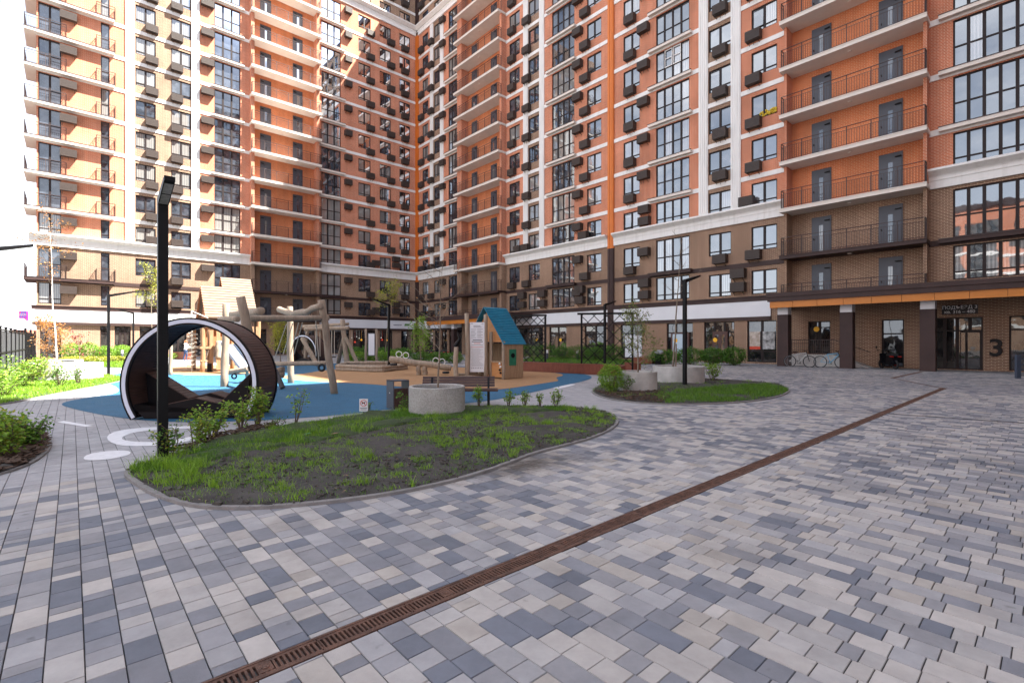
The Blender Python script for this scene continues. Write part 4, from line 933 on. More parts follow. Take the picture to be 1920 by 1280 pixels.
logpart(ib2, G(686,684), AT(686,617,31.7), .085, 'post', seed=43, wob=.05); logpart(ib2, G(707,684), AT(705.5,617,31.7), .085, 'post', seed=44, wob=.06)
A2_, B2_ = AT(689.5,667,31.6), AT(703.5,624,31.6)
one('frame', DOORG, ib2, lambda m: m.box(A2_.x, B2_.x, A2_.y, A2_.y+.04, A2_.z, B2_.z)); one('panel', WPANEL, ib2, lambda m: m.box(A2_.x+.05, B2_.x-.05, A2_.y-.01, A2_.y, A2_.z+.05, B2_.z-.05))
# ---- climbing posts left of the board -------------------------------------
cp_ = thing('log_step_bench', 'short saw-cut log post with low log seats beside the rules board', 'climbing log', G(855,711)); logpart(cp_, G(855,711), AT(855.5,651,19.8), .1, 'post', seed=51)
logpart(cp_, AT(858,701,19.9), AT(908,702,20.6), .05, 'seat_log', seed=52); logpart(cp_, AT(856,706,19.6), AT(906,707,20), .05, 'seat_log', seed=53)
one('black_cap', BLK, cp_, lambda m: m.tube([AT(853,649,19.8), AT(862,636,19.8), AT(858,622,19.8)], [.1,.07,.03], 8))
# ---- playhouse -------------------------------------------------------------
HO = Vector((-.30, 19.4, 0)); Wd, Ld = 2.45, 1.05; f = FR(HO, -D1, D2)   # a: from far gable corner side... a=0 right-front corner, -a along D1
ph = thing('playhouse', 'small wooden playhouse with a steep teal roof beside the rules board', 'playhouse', HO)
PLANK = wood('playhouse_planks', (.24,.155,.09), (.38,.26,.16), (9,9,.8), .75, .3); PLY = wood('orange_plywood', (.42,.18,.06), (.50,.24,.09), (1,1,4), .6, .1)
TEAL = mat('teal_roof', (.008,.165,.27), .5, .15, 3)
EZ, AZ = 1.39, 2.93
def roof_slab(s):
    m = MB(f); n = 22
    for i in range(n):
        u0, u1 = i/n, (i+1)/n; a0 = -Wd/2+s*(Wd/2+.03)*u0; a1 = -Wd/2+s*(Wd/2+.03)*u1; z0 = AZ+(EZ-AZ)*u0; z1 = AZ+(EZ-AZ)*u1; l = .025
        m.prism([(a0, z0), (a1, z1), (a1+s*.02, z1+l), (a0+s*.0, z0+l*.2)], lambda x, z, d: (x, d, z), -.08, Ld+.12)
    return m.build('roof', TEAL, ph)
roof_slab(1); roof_slab(-1)
m = MB(f); m.prism([(-Wd+.1,EZ+.1),(-.1,EZ+.1),(-Wd/2,AZ-.08)], lambda x, z, d: (x, d, z), .16, .2); gb = m.build('gable', PLY, ph)
for a in (-.07, -.86, -Wd+.86, -Wd+.07): one('corner_post', LOG, ph, lambda m, a=a: log(m, f(a, .02, 0), f(a, .02, EZ+.12 if abs(a+Wd/2) > 1 else 1.9), .075, n=4, wob=.01))
m = MB(f)
for i in range(9): b0 = .03+i*(Ld-.05)/9; m.box(-.05, .0, b0, b0+(Ld-.05)/9-.008, .04, EZ)
m.build('side_wall', PLANK, ph)
m = MB(f)
for i in range(9): b0 = .03+i*(Ld-.05)/9; m.box(-Wd, -Wd+.05, b0, b0+(Ld-.05)/9-.008, .04, EZ)
m.build('side_wall', PLANK, ph)
m = MB(f)
for i in range(12): a = -Wd+.06+i*(Wd-.12)/12; m.box(a, a+(Wd-.12)/12-.01, Ld-.06, Ld-.02, .04, EZ+.05)
m.build('rear_wall', PLANK, ph)
m = MB(f); m.box(-.82, -.1, .0, .04, .08, .66); m.build('front_panel', PLY, ph); m = MB(f); m.box(-.84, -.08, -.04, .10, .66, .72); m.build('counter', PLANK, ph)
m = MB(f); m.box(.002, .02, .25, .62, .55, 1.2); pn = m.build('green_game_panel', mat('green_board', (.02,.16,.09), .5, .2), ph)
m = MB(f); m.prism([(.1*math.cos(k*math.pi/8), .1*math.sin(k*math.pi/8)) for k in range(16)], lambda x, z, d: (d, .43+x, .95+z), .02, .035); m.build('game_disc', BLK, pn)
for k in range(4): m = MB(f); m.lathe((-.22+.05*(k%2), -.06, .62-.12*k), [(.001,-.05),(.045,-.02),(.045,.02),(.001,.05)], 8); m.build('play_dial', WH if k < 2 else BLK, ph)
# ---- play tower ------------------------------------------------------------
TO = G(402, 697); ft = FR(TO, D2, D1); pt = thing('play_tower', 'tall wooden play tower with two pale gable roofs and a slide, behind the ring', 'play tower', TO)
SHING = wood('pale_shingles', (.145,.10,.072), (.235,.170,.125), (1,1,7), .85, .3); RUST_W = wood('reddish_timber', (.26,.09,.035), (.38,.15,.06), (2,2,6), .7, .2)
def gable_roof(ox, oy, Lr, hw, z0, z1):
    for s in (-1, 1):
        m = MB(ft); n = 12
        for i in range(n):
            u0, u1 = i/n, (i+1)/n; y0, y1 = oy+s*hw*u0, oy+s*hw*u1; a, b = z1+(z0-z1)*u0, z1+(z0-z1)*u1
            m.prism([(y0,a),(y1,b),(y1,b+.075),(y0,a+.012)], lambda y, z, d: (d, y, z), ox, ox+Lr)
        m.build('roof', SHING, pt)
    m = MB(ft); m.prism([(oy-hw+.15,z0+.05),(oy+hw-.15,z0+.05),(oy,z1-.12)], lambda y, z, d: (d, y, z), ox+.22, ox+.27); m.build('gable', RUST_W, pt)
    for s in (-1, 1): m = MB(ft); m.bar((ox+.03, oy+s*hw, z0-.02), (ox+.03, oy, z1-.02), .08, .05); m.build('barge_board', RUST_W, pt)
gable_roof(-.38, 1.3, 1.65, 1.25, 2.70, 4.36); gable_roof(.83, 2.85, 1.5, 1.2, 3.3, 5.05)
for (a, b, h) in ((-.5,.1,2.6),(1.3,.1,2.6),(-.5,2.4,2.6),(1.3,2.4,2.6),(2.2,.7,3.1),(.5,.1,2.7)): logpart(pt, ft(a,b,0), ft(a,b,h), .11, 'leg', mt=LOG2, seed=a+b)
for a, b, h in ((-.2,.05,2.2),(.1,.05,2.2),(1.7,.3,2.3),(2.0,.4,2.3)): one('timber_panel', LOG2, pt, lambda m: m.box(a, a+.17, b, b+.05, .1, h), ft)
m = MB(ft); m.box(-.6, 1.6, 0, 2.5, 1.15, 1.27); m.build('platform', LOG2, pt); m = MB(ft); m.box(.0, 1.6, 2.4, 2.46, 1.3, 2.5); m.build('rear_panel', RUST_W, pt)
logpart(pt, ft(-.6,.05,2.25), ft(1.7,.05,2.25), .08, 'rail', mt=LOG2); logpart(pt, ft(-.6,.05,.55), ft(-.2,.05,.55), .05, 'rail', mt=LOG2)
SLD = mat('steel_slide', (.22,.28,.36), .35, .05)
s0, s1 = AT(427,646,24), AT(462,692,22.5)
m = MB(); m.bar(s0, s1, .5, .03); m.bar(s0+Vector((.2,.2,.08)), s1+Vector((.2,.2,.08)), .03, .16); m.bar(s0+Vector((-.2,-.2,.08)), s1+Vector((-.2,-.2,.08)), .03, .16); m.build('slide', SLD, pt)
m = MB(); c = G(360, 697.5); m.tube([c, c+Vector((0,0,2.1))], .025, 6); P = [c+Vector((.22*math.cos(i*.55), .22*math.sin(i*.55), .2+i*.018)) for i in range(100)]; m.tube(P, .012, 5); m.build('spiral_rope', ROPE, pt)
net = MB()
for i in range(4): net.bar(AT(376+3*i,636+i*4,24.6), AT(382+2*i,664,24.6), .02); net.bar(AT(374,640+i*7,24.6), AT(386,636+i*7,24.6), .02)
net.build('rope_net', WH, pt); m = MB(); m.tube([AT(377,680,24.3), AT(383,676,24.3), AT(388,668,24.3), AT(391,656,24.3)], .03, 6); m.build('hammock', ROPE, pt)
one('log_leg_sleeve', BLK, pt, lambda m: m.tube([G(393.5,697), G(393.5,697)+Vector((0,0,.42))], .125, 12)); logpart(pt, G(393.5,696), AT(393,617,24.6), .115, 'leg', mt=LOG2)
m = MB(); m.bar(AT(409,640,25), AT(417,640,25), .6, .02) ; m.bar(AT(413,652,24.8), AT(413,694,24.8), .16); m.build('timber_panel', RUST_W, pt)
logpart(pt, AT(411,672,24.2), AT(411,640,24.4), .17, 'barrel_log', mt=LOG)
rope(pt, AT(359,583,23.5), AT(390,596,24), .03, name='rope'); rope(pt, AT(359,583,23.5), AT(359,600,23.5), .03, name='rope')
lone = thing('log_post', 'single thin log post on the blue rubber, seen through the left of the ring', 'log post', G(320,703)); logpart(lone, G(320,703), AT(320,646,22), .075, 'post')
# ---- bench, bin ---------------------------------------------------------
BSL = wood('dark_red_slats', (.035,.014,.012), (.06,.025,.02), (1,1,6), .5, .2)
bo = G(916, 762); bn = thing('park_bench', 'dark slatted bench with a backrest behind the front concrete planter', 'bench', bo); fb = FR(bo, (1, .05))
for x in (-1.35, 0.): one('leg', BLK, bn, lambda m: (m.box(x-.03, x+.03, .0, .06, 0, .35), m.box(x-.03, x+.03, .38, .44, 0, .35), m.box(x-.03, x+.03, 0, .44, .31, .352), m.bar((x, .42, .35), (x, .52, .64), .05, .05)), fb)
for k in range(5): one('seat_slat', BSL, bn, lambda m: m.box(-1.62, .22, -.03+k*.095, .05+k*.095, .354, .39), fb)
for k in range(4): one('back_slat', BSL, bn, lambda m: m.prism([(.445+k*.024,.43+k*.062),(.475+k*.024,.42+k*.062),(.49+k*.024,.47+k*.062),(.46+k*.024,.48+k*.062)], lambda y, z, d: (d, y, z), -1.58, .15), fb)
bo = G(739, 768); bi = thing('litter_bin', 'square grey litter bin with a dark wooden front, left of the round planter', 'litter bin', bo); fb = FR(bo, (.80, .60))
m = MB(fb); m.box(-.02, .0, 0, .38, 0, .64); m.box(.34, .36, 0, .38, 0, .64); m.box(-.02, .36, 0, .38, .62, .64); m.box(0, .34, 0, .38, 0, .03); m.build('casing', DOORG, bi)
m = MB(fb)
for k in range(5): m.box(.0+k*.068, .062+k*.068, .0, .02, .03, .46)
m.build('wood_front', BSL, bi); m = MB(fb); m.box(.0, .34, .03, .36, .03, .44); m.build('inner_bin', BLK, bi)
m = MB(fb); m.lathe((-.022,.19,.36), [(.012,-.012),(.012,.012)], 8); m.build('lock', WH, bi)
# ---- round concrete planters --------------------------------------------
m_, n_, l_, b_ = new_mat('speckled_concrete'); tt = n_.new('ShaderNodeTexCoord')
vo = n_.new('ShaderNodeTexVoronoi'); vo.inputs['Scale'].default_value = 55; l_.new(tt.outputs['Object'], vo.inputs['Vector']); no = n_.new('ShaderNodeTexNoise'); no.inputs['Scale'].default_value = 3; no.inputs['Detail'].default_value = 8; l_.new(tt.outputs['Object'], no.inputs['Vector'])
r1 = n_.new('ShaderNodeValToRGB'); r1.color_ramp.elements[0].color = (.25,.24,.22,1); r1.color_ramp.elements[1].color = (.44,.43,.41,1); l_.new(vo.outputs['Color'], r1.inputs['Fac'])
mm = n_.new('ShaderNodeMix'); mm.data_type = 'RGBA'; mm.blend_type = 'MULTIPLY'; mm.inputs['Factor'].default_value = .6; l_.new(r1.outputs['Color'], mm.inputs['A']); l_.new(no.outputs['Fac'], mm.inputs['B'])
gm = n_.new('ShaderNodeGamma'); gm.inputs['Gamma'].default_value = .8; l_.new(mm.outputs['Result'], gm.inputs['Color']); l_.new(gm.outputs['Color'], b_.inputs['Base Color']); b_.inputs['Roughness'].default_value = .9
CONC = MATS['speckled_concrete']; CONC2 = mat('smooth_concrete', (.42,.41,.39), .85, .25, 2.5, bump=.3, bscale=50)
def planter(c, r, h, label, mt, name='concrete_planter'):
    t = thing(name, label, 'planter', c, 'round concrete tree planters'); m = MB(); m.sm = False
    m.lathe(c, [(r-.015,0),(r,.02),(r,h-.015),(r-.012,h),(r-.058,h),(r-.07,h-.015),(r-.07,h-.12)], 56, 0); m.build('tub', mt, t)
    s = MB(); s.lathe(c, [(r-.07,h-.09),(r*.6,h-.06),(r*.25,h-.05),(.001,h-.05)], 24); s.build('soil', SOIL, t); return t
PC1 = Vector((-1.577,10.31,0)); planter(PC1, .585, .575, 'speckled round concrete planter nearest the camera, in front of the bench', CONC)
PC2 = Vector((3.84,15.0,0)); planter(PC2, .59, .6, 'round concrete planter with the leafy multi-stem sapling, front one of the middle island', CONC2)
PC3 = Vector((6.2,18.25,0)); planter(PC3, .92, .605, 'widest concrete planter on the middle island, holding the tall bare sapling', CONC2)
PC4 = Vector((-17.70,19.35,0)); planter(PC4, 1.2, .66, 'large sunlit pale concrete planter on the left lawn with the birch', mat('pale_concrete', (.52,.51,.49), .85, .1, 3))
PC5 = Vector((-20.9,22.6,0)); planter(PC5, .85, .66, 'pale round planter behind the large one on the left, holding the orange-leaved tree', MATS['pale_concrete'])
# ---- slatted wooden planters and trellises ----------------------------------
REDW = wood('red_brown_slats', (.15,.035,.018), (.22,.06,.03), (3,3,1), .55, .2)
def slat_box(p0, p1, h, dep, label, grp=None):
    p0, p1 = V3(p0), V3(p1); d = p1-p0; L_ = d.length; f = FR(p0, d, Vector((-d.y, d.x, 0)).normalized()*(1 if -d.y*0+d.x > 0 else -1)); t = thing('wooden_planter', label, 'planter', p0, grp)
    m = MB(f); n = int(L_/.075)
    for i in range(n): x = i*L_/n; m.box(x, x+L_/n-.012, 0, .02, .02, h)
    n2 = max(2, int(dep/.075))
    for s in (0, L_-.02):
        for i in range(n2): y = .02+i*(dep-.02)/n2; m.box(s, s+.02, y, y+(dep-.02)/n2-.012, .02, h)
    m.build('slats', REDW, t); m = MB(f); m.box(.02, L_-.02, .021, dep, .02, h-.05); m.build('liner', DARKIN, t); m = MB(f); m.box(0, L_, -.01, .06, h, h+.03); m.box(0, L_, dep-.06, dep, h, h+.03); m.build('rim', REDW, t)
    return t
slat_box(G(973,695.5), G(1163,705), .44, .5, 'long red-brown slatted planter bench running under the two black trellises')
slat_box(G(1171,694), G(1189,696), .40, .4, 'short red-brown slatted box between the long slatted planter and the round tub')
slat_box(AT(1188,680,34), AT(1222,681,33), .42, .5, 'red-brown planter box beside the black bin in front of the shop windows')
slat_box(Vector(((322-960)/F_PX*42,42,0)), Vector(((346-960)/F_PX*41,41,0)), .6, .8, 'orange-brown planter box with bright plants, beside the person')
def trellis(xa, xb, Y, top, label):
    A, B = AT(xa,684,Y), AT(xb,684,Y-.5); A.z = B.z = 0; d = B-A; L_ = d.length; f = FR(A, d); t = thing('trellis', label, 'trellis', A, 'black metal trellises over the long planter'); z1 = top
    for x in (0, L_): one('post', BLACK, t, lambda m: m.box(x-.045, x+.045, -.045, .045, 0, z1), f)
    one('top_beam', BLACK, t, lambda m: m.box(-.2, L_+.06, -.07, .07, z1, z1+.09), f)
    m = MB(f); n = 4; w_ = L_/n; z0 = .35; k = int((z1-z0)/w_)
    for i in range(-k-1, n+1):
        for s in (1, -1):
            x0 = i*w_ if s > 0 else L_-i*w_; p = []
            # diagonal clipped to the frame
            t0 = max(0, -i*w_); t1 = min(z1-z0, L_-i*w_)
            if t1 > t0+.02: m.bar((x0+s*t0, 0, z0+t0), (x0+s*t1, 0, z0+t1), .034)
    m.build('lattice', BLACK, t)
trellis(1090.5, 1186, 23.6, 2.8, 'black lattice trellis on the right, in front of the brown corner strip')
trellis(966, 1022.5, 25.8, 2.82, 'black lattice trellis on the left, right beside the playhouse roof')
# ---- small black bin, bollard lights, rack ------------------------------------
b_ = Vector(((1236-960)/F_PX*32.5, 32.5, 0)); bb = thing('litter_bin', 'black round bin with a bag rim near the shop windows, right of a planter box', 'litter bin', b_); m = MB(); m.lathe(b_, [(.26,0),(.3,.75),(.31,.8),(.25,.82),(.001,.8)], 16); m.build('body', BLK, bb)
m = MB(); m.lathe(b_+Vector((0,0,.8)), [(.31,-.1),(.33,0),(.2,.14),(.001,.16)], 12); m.build('bag', mat('grey_bag', (.25,.26,.28), .5), bb)
for px, Y, lb in ((1083,40,'short garden light post with a white head behind the right trellis'),(1026,41.5,'short garden light post with a white head just right of the left trellis'),(229,40,'short garden light post with a white head by the sunlit left shrubs')):
    b_ = Vector(((px-960)/F_PX*Y, Y, 0)); t = thing('bollard_light', lb, 'bollard light', b_, 'short garden bollard lights'); m = MB(); m.tube([b_, b_+Vector((0,0,.55))], .09, 10); m.build('post', DOORG, t); m = MB(); m.tube([b_+Vector((0,0,.55)), b_+Vector((0,0,.82))], .085, 10); m.build('light_head', WH, t)
b_ = G(1908.5, 709); t = thing('cycle_rack', 'blue-grey metal rack post with rails, cut by the right edge near the last window', 'rack', b_); f = FR(b_, (1,-.1)); SLATE = mat('slate_blue_metal', (.045,.06,.09), .45, .1)
one('post', SLATE, t, lambda m: m.box(-.08, .08, -.05, .05, 0, .96), f); one('post', SLATE, t, lambda m: m.box(1.3, 1.46, -.05, .05, 0, .96), f)
for z in (.1, .32, .55, .78): one('rail', SLATE, t, lambda m: m.box(.08, 1.3, -.02, .02, z, z+.05), f)
# ---- signs -----------------------------------------------------------------------
u0, u1 = up(1766), up(1834); sg = thing('entrance_sign', 'dark entrance sign with two lines of grey lettering above the glass door', 'sign', MAPR((u0+u1)/2, .1, 3.0)); m = MB(MAPR); m.box(u0, u1, .02, .08, 2.96, 3.44); m.build('board', mat('charcoal_board', (.035,.033,.035), .5), sg)
GT = mat('grey_letters', (.8,.8,.8), .5)
text_obj('ПОДЪЕЗД 3', .235, GT, sg, 'lettering', lambda x, y, z: MAPR((u0+u1)/2+x, .085+y, 3.315+z), bold=True); text_obj('кв. 316 – 480', .215, GT, sg, 'lettering', lambda x, y, z: MAPR((u0+u1)/2+x, .085+y, 3.08+z), bold=True)
nu = thing('house_numeral', 'big dark metal numeral 3 on the brown brick right of the glass door', 'sign', MAPR(up(1868), .1, .75))
text_obj('3', 1.2, BLK, nu, 'numeral', lambda x, y, z: MAPR(up(1868)+x, .05+y, 1.16+z), ext=.03, bold=1.7)
c = PQ(PL-.3, QR-WL-.75, 0); fz = FR(c, (1, -.25)); oz = thing('shop_sign', 'magenta and blue speech-bubble shop sign on the far left building corner', 'sign', c+Vector((0,0,3.3)))
m = MB(fz); m.prism([(-.48,3.52),(-.42,3.46),(.1,3.46),(.42,3.26),(.46,3.3),(.46,4.0),(.38,4.06),(-.42,4.06),(-.48,4.0)], lambda x, z, d: (x, d, z), -.05, .05); mg = m.build('board', mat('magenta_sign', (.62,.015,.30), .5, .05), oz)
m = MB(fz)
for k in range(3): m.quad([(-.4+k*.28,-.056,3.48),(-.28+k*.28,-.056,3.48),(.0+k*.22,-.056,4.04),(-.14+k*.22,-.056,4.04)])
m.build('blue_stripe', mat('blue_sign', (.06,.10,.60), .5, .05), mg); text_obj('OZON', .27, WH, mg, 'lettering', lambda x, y, z: fz(x, -.062-y, 3.76+z), bold=True)
# shop fascia lettering and leaf marks, far centre
t_ = (tp(733)+tp(770))/2; sf = thing('shop_sign', 'faint dark lettering with green leaf marks on the white band by the inner corner', 'sign', MAPL(t_, .13, 3.6))
m = MB(MAPL)
for k in range(14): a = tp(737)-(tp(737)-tp(752))*k/14; m.box(a, a-.09, .122, .13, 3.66+.03*math.sin(k*2), 3.74+.05*math.sin(k*3))
m.build('lettering', INK, sf); m = MB(MAPL)
for k in range(5): a = tp(757)-(tp(757)-tp(766))*k/5; m.quad([(a,.125,3.6),(a-.2,.125,3.66),(a-.26,.125,3.95),(a-.08,.125,3.85)])
m.build('leaf_mark', mat('green_ink', (.12,.25,.08), .6), sf)
# dog sign
b_ = G(682, 781); f = FR(b_, (1,.05)); dg_ = thing('dog_sign', 'small white no-dogs sign on a thin stake at the back of the front lawn', 'sign', b_); m = MB(f); m.box(-.012, .012, 0, .02, 0, .36); m.build('stake', DOORG, dg_)
z0 = .11; m = MB(f); m.box(-.085, .085, -.012, -.002, z0, z0+.25); pl = m.build('plate', WPANEL, dg_)
m = MB(f); zc = z0+.165; m.tube([(.062*math.cos(i*math.pi/12), -.014, zc+.062*math.sin(i*math.pi/12)) for i in range(25)], .006, 5); m.bar((-.043,-.014,zc+.043), (.043,-.014,zc-.043), .008, .008, up=(0,1,0)); m.build('red_circle', REDI, pl)
m = MB(f); m.prism([(-.035,-.03),(-.025,-.03),(-.02,-.005),(.01,-.005),(.012,-.03),(.022,-.03),(.024,.005),(.036,.02),(.03,.03),(.015,.018),(-.025,.014),(-.038,.03),(-.042,.026),(-.032,.008)], lambda x, z, d: (x, d, zc+z), -.0135, -.0125); m.build('dog_symbol', BLK, pl)
m = MB(f); m.box(-.07, .07, -.0135, -.012, z0+.06, z0+.072); m.box(-.06, .06, -.0135, -.012, z0+.03, z0+.042); m.build('small_print', INK, pl)
# ---- ramp railing under the canopy, plinth -------------------------------------------
rr = thing('ramp_railing', 'white ramp plinth with dark grid railing under the canopy, behind the bicycles', 'railing', MAPR(up(1540), .9, 0)); ua, ub = up(1480), up(1640)
m = MB(MAPR); m.prism([(ua,0),(ub,0),(up(1572),.72),(ua,.72)], lambda x, z, d: (x, d, z), .1, 1.0); m.build('ramp', CONC2, rr)
m = MB(MAPR); x0, x1 = ua, up(1572)
for i in range(24): x = x0+(x1-x0)*i/23; m.bar((x,.95,.72), (x,.95,1.62), .018)
for z in (.8, 1.0, 1.2, 1.4, 1.62): m.bar((x0,.95,z), (x1,.95,z), .02 if z < 1.6 else .04)
m.bar((x1,.95,1.62), (ub,.95,.9), .04); m.build('grid', RAIL, rr)
# ---- bicycles ---------------------------------------------------------------------------
def bike(px, py, Y, colr, label):
    b = Vector(((px-960)/F_PX*Y, Y, 0)); f = FR(b, -D1); t = thing('bicycle', label, 'bicycle', b, 'bicycles parked by the ramp'); r = .33
    for x in (0, 1.06):
        w_ = one('wheel', TYRE, t, lambda m: m.tube([(x+r*math.cos(i*math.pi/12), 0, r+r*math.sin(i*math.pi/12)) for i in range(25)], .024, 8, cap=False), f)
        m = MB(f)
        for i in range(14): a = i*math.pi/7; m.bar((x,0,r), (x+(r-.02)*math.cos(a), 0, r+(r-.02)*math.sin(a)), .005)
        m.lathe((x,0,r), [(.035,-.02),(.035,.02)], 8); m.tube([(x+(r-.03)*math.cos(i*math.pi/12), 0, r+(r-.03)*math.sin(i*math.pi/12)) for i in range(25)], .008, 5, cap=False); m.build('spokes', mat('bright_alloy', (.35,.35,.37), .35, .05, metal=.6), w_)
    C = mat(colr[0], colr[1], .35, .05); m = MB(f); bb_, hd, st, rear, fr = (.50,0,.29), (.93,0,.78), (.36,0,.78), (0,0,.33), (1.06,0,.33)
    for a, b2, w_ in ((bb_,hd,.045),(bb_,st,.035),(st,(.90,0,.84),.035),(st,rear,.022),(bb_,rear,.022)): m.tube([a, b2], w_/1.6, 8)
    m.build('frame', C, t); m = MB(f); m.tube([(.88,0,.92),(.94,0,.74),fr], [.02,.022,.018], 8); m.tube([(.84,-.28,.98),(.9,-.1,.96),(.9,.1,.96),(.84,.28,.98)], .014, 6); m.build('fork_and_handlebar', BLK, t)
    m = MB(f); m.tube([st,(.33,0,.88)], .014, 6); m.prism([(.18,.88),(.46,.89),(.46,.92),(.3,.93),(.18,.95)], lambda x, z, d: (x, d, z), -.06, .06); m.build('saddle', BLK, t)
    m = MB(f); m.lathe((.5,-.04,.29), [(.001,0)], 4) if False else m.tube([(.5+.09*math.cos(i*math.pi/8), -.04, .29+.09*math.sin(i*math.pi/8)) for i in range(17)], .01, 5); m.bar((.5,-.06,.29), (.62,-.06,.2), .02); m.bar((.5,.06,.29), (.38,.06,.38), .02); m.build('crankset', BLK, t)
bike(1481, 677, 29.6, ('silver_paint', (.45,.45,.44)), 'silver bicycle half hidden behind the leftmost canopy column')
bike(1538, 677, 28.6, ('light_blue_paint', (.12,.36,.55)), 'light blue bicycle just left of the middle canopy column')
# ---- motor scooters --------------------------------------------------------------------
def scooter(b, ax, label, rack=True):
    f = FR(b, ax); t = thing('motor_scooter', label, 'scooter', b, 'parked motor scooters'); RD = mat('red_plastic', (.35,.02,.015), .35, .05)
    for y in (0, 1.25): one('wheel', TYRE, t, lambda m: m.tube([(0, y+.21*math.cos(i*math.pi/10), .25+.21*math.sin(i*math.pi/10)) for i in range(21)], .055, 10, cap=False), f)
    m = MB(f); m.prism([(-.1,.3),(.05,.72),(.55,.75),(.65,.36),(1.0,.32),(1.15,.85),(1.22,.85),(1.15,.28),(.2,.22)], lambda y, z, d: (d, y, z), -.15, .15); m.build('body', BLK, t)
    m = MB(f); m.prism([(-.05,.74),(.55,.77),(.5,.84),(.0,.86)], lambda y, z, d: (d, y, z), -.13, .13); m.build('seat', TYRE, t)
    m = MB(f); m.tube([(0,1.2,.3),(0,1.15,1.0)], .03, 8); m.tube([(-.33,1.08,1.02),(-.1,1.14,1.0),(.1,1.14,1.0),(.33,1.08,1.02)], .016, 6); m.build('handlebar', BLK, t)
    m = MB(f); m.tube([(-.33,1.08,1.02),(-.38,1.06,1.16)], .01, 6); m.ball((-.38,1.06,1.2), .05); m.tube([(.33,1.08,1.02),(.38,1.06,1.16)], .01, 6); m.ball((.38,1.06,1.2), .05); m.build('mirror', BLK, t)
    m = MB(f); m.box(-.28, -.12, -.06, .02, .66, .72); m.box(.12, .28, -.06, .02, .66, .72); m.build('tail_light', RD, t); m = MB(f); m.box(.02, .12, .1, .2, .2, .62); m.build('side_panel', RD, t)
    m = MB(f); m.box(-.2, .2, -.12, .28, .88, 1.25); m.build('top_box', mat('blue_box', (.03,.08,.22), .5), t) if rack else None
scooter(G(1679, 692), (1, -.15), 'dark motor scooter with red tail lights, by the narrow window under the canopy', rack=False)
scooter(AT(812,680,37.5)*Vector((1,1,0)) if False else V3(AT(812,680,37.5)), (.6,.8), 'dark scooter parked left of the other beneath the far small canopy', rack=False)
scooter(V3(AT(836,680,38.5)), (.7,.7), 'dark scooter parked right of the other beneath the far small canopy', rack=False)
# ---- fence on the left -----------------------------------------------------------------
fo = PQ(20, -2.25); fe = thing('metal_fence', 'tall grey sheet-metal fence along the left edge of the courtyard', 'fence', fo); SHEETM = mat('grey_fence_sheet', (.062,.066,.075), .5, .12, 2)
mf = lambda a, b, c: PQ(20+a, -2.25+b, c)
for k in range(11):
    a = k*2.45
    one('post', BLACK, fe, lambda m: m.box(a-.04, a+.04, -.04, .04, 0, 2.12), mf); one('post_cap', BLACK, fe, lambda m: m.box(a-.06, a+.06, -.06, .06, 2.12, 2.18), mf)
    if k < 10:
        def pan(m, a=a):
            for j in range(2):
                z0, z1 = .06+j*.98, 1.0+j*.98; n = 14
                for i in range(n): x = a+.05+i*(2.35/n); m.box(x, x+2.35/n*.6, -.012, .0, z0, z1); m.box(x+2.35/n*.6, x+2.35/n, -.022, -.01, z0, z1)
        one('sheet_panel', SHEETM, fe, pan, mf)
        one('rail', BLACK, fe, lambda m: (m.box(a+.04, a+2.41, -.03, .03, 1.0, 1.05), m.box(a+.04, a+2.41, -.03, .03, 2.0, 2.06)), mf)
ga = thing('metal_gate', 'narrow barred gate between the fence end and the left building corner', 'gate', PQ(45, -2.25)); mg_ = lambda a, b, c: PQ(45+a, -2.25+b, c)
for a in (0, 5.5, 11): one('post', BLACK, ga, lambda m: m.box(a-.06, a+.06, -.06, .06, 0, 2.4), mg_)
for z in (.15, 1.2, 2.1): one('rail', BLACK, ga, lambda m: m.box(0, 11, -.02, .02, z, z+.05), mg_)
m = MB(mg_)
for i in range(1, 74): m.bar((i*.15,0,.15), (i*.15,0,2.1), .02)
m.build('bars', BLACK, ga)
cb = thing('low_building', 'low distant reddish building seen beyond the gate at the far left', 'building', (-83, 84, 0)); m = MB(); m.box(-84.6, -80.5, 82, 86, 0, 2.6); m.build('wall', BROWN, cb); m = MB(); m.prism([(-84.9,2.6),(-80.2,2.6),(-81.5,3.5),(-83.6,3.5)], lambda x, z, d: (x, d, z), 81.8, 86.2); m.build('roof', mat('red_roof', (.25,.07,.04), .8), cb)
# road vehicle glimpsed beyond
# ================================================================ PLANTS
LEAF_B = leafmat('leaf_bright', (.10,.23,.015), (.27,.44,.04)); LEAF_G = leafmat('leaf_green', (.045,.13,.014), (.15,.30,.03)); LEAF_Y = leafmat('leaf_yellow', (.22,.26,.02), (.40,.40,.05))
LEAF_O = leafmat('leaf_orange', (.35,.13,.03), (.55,.28,.08)); LEAF_R = leafmat('leaf_red', (.16,.012,.02), (.30,.04,.04)); LEAF_D = leafmat('leaf_dull', (.08,.12,.025), (.22,.26,.06)); LEAF_H = leafmat('leaf_hedge', (.03,.10,.010), (.12,.27,.025))
GRASS = leafmat('grass_blades', (.035,.115,.007), (.15,.31,.018), .3); GRASS2 = leafmat('grass_pale', (.11,.24,.012), (.27,.46,.03), .3)
TWIG = mat('twig_bark', (.12,.085,.06), .85, .3, 20); TRUNK = mat('sapling_bark', (.20,.16,.12), .85, .3, 14, bump=.4); BIRCH = mat('birch_bark', (.50,.47,.44), .8, .35, 9); 
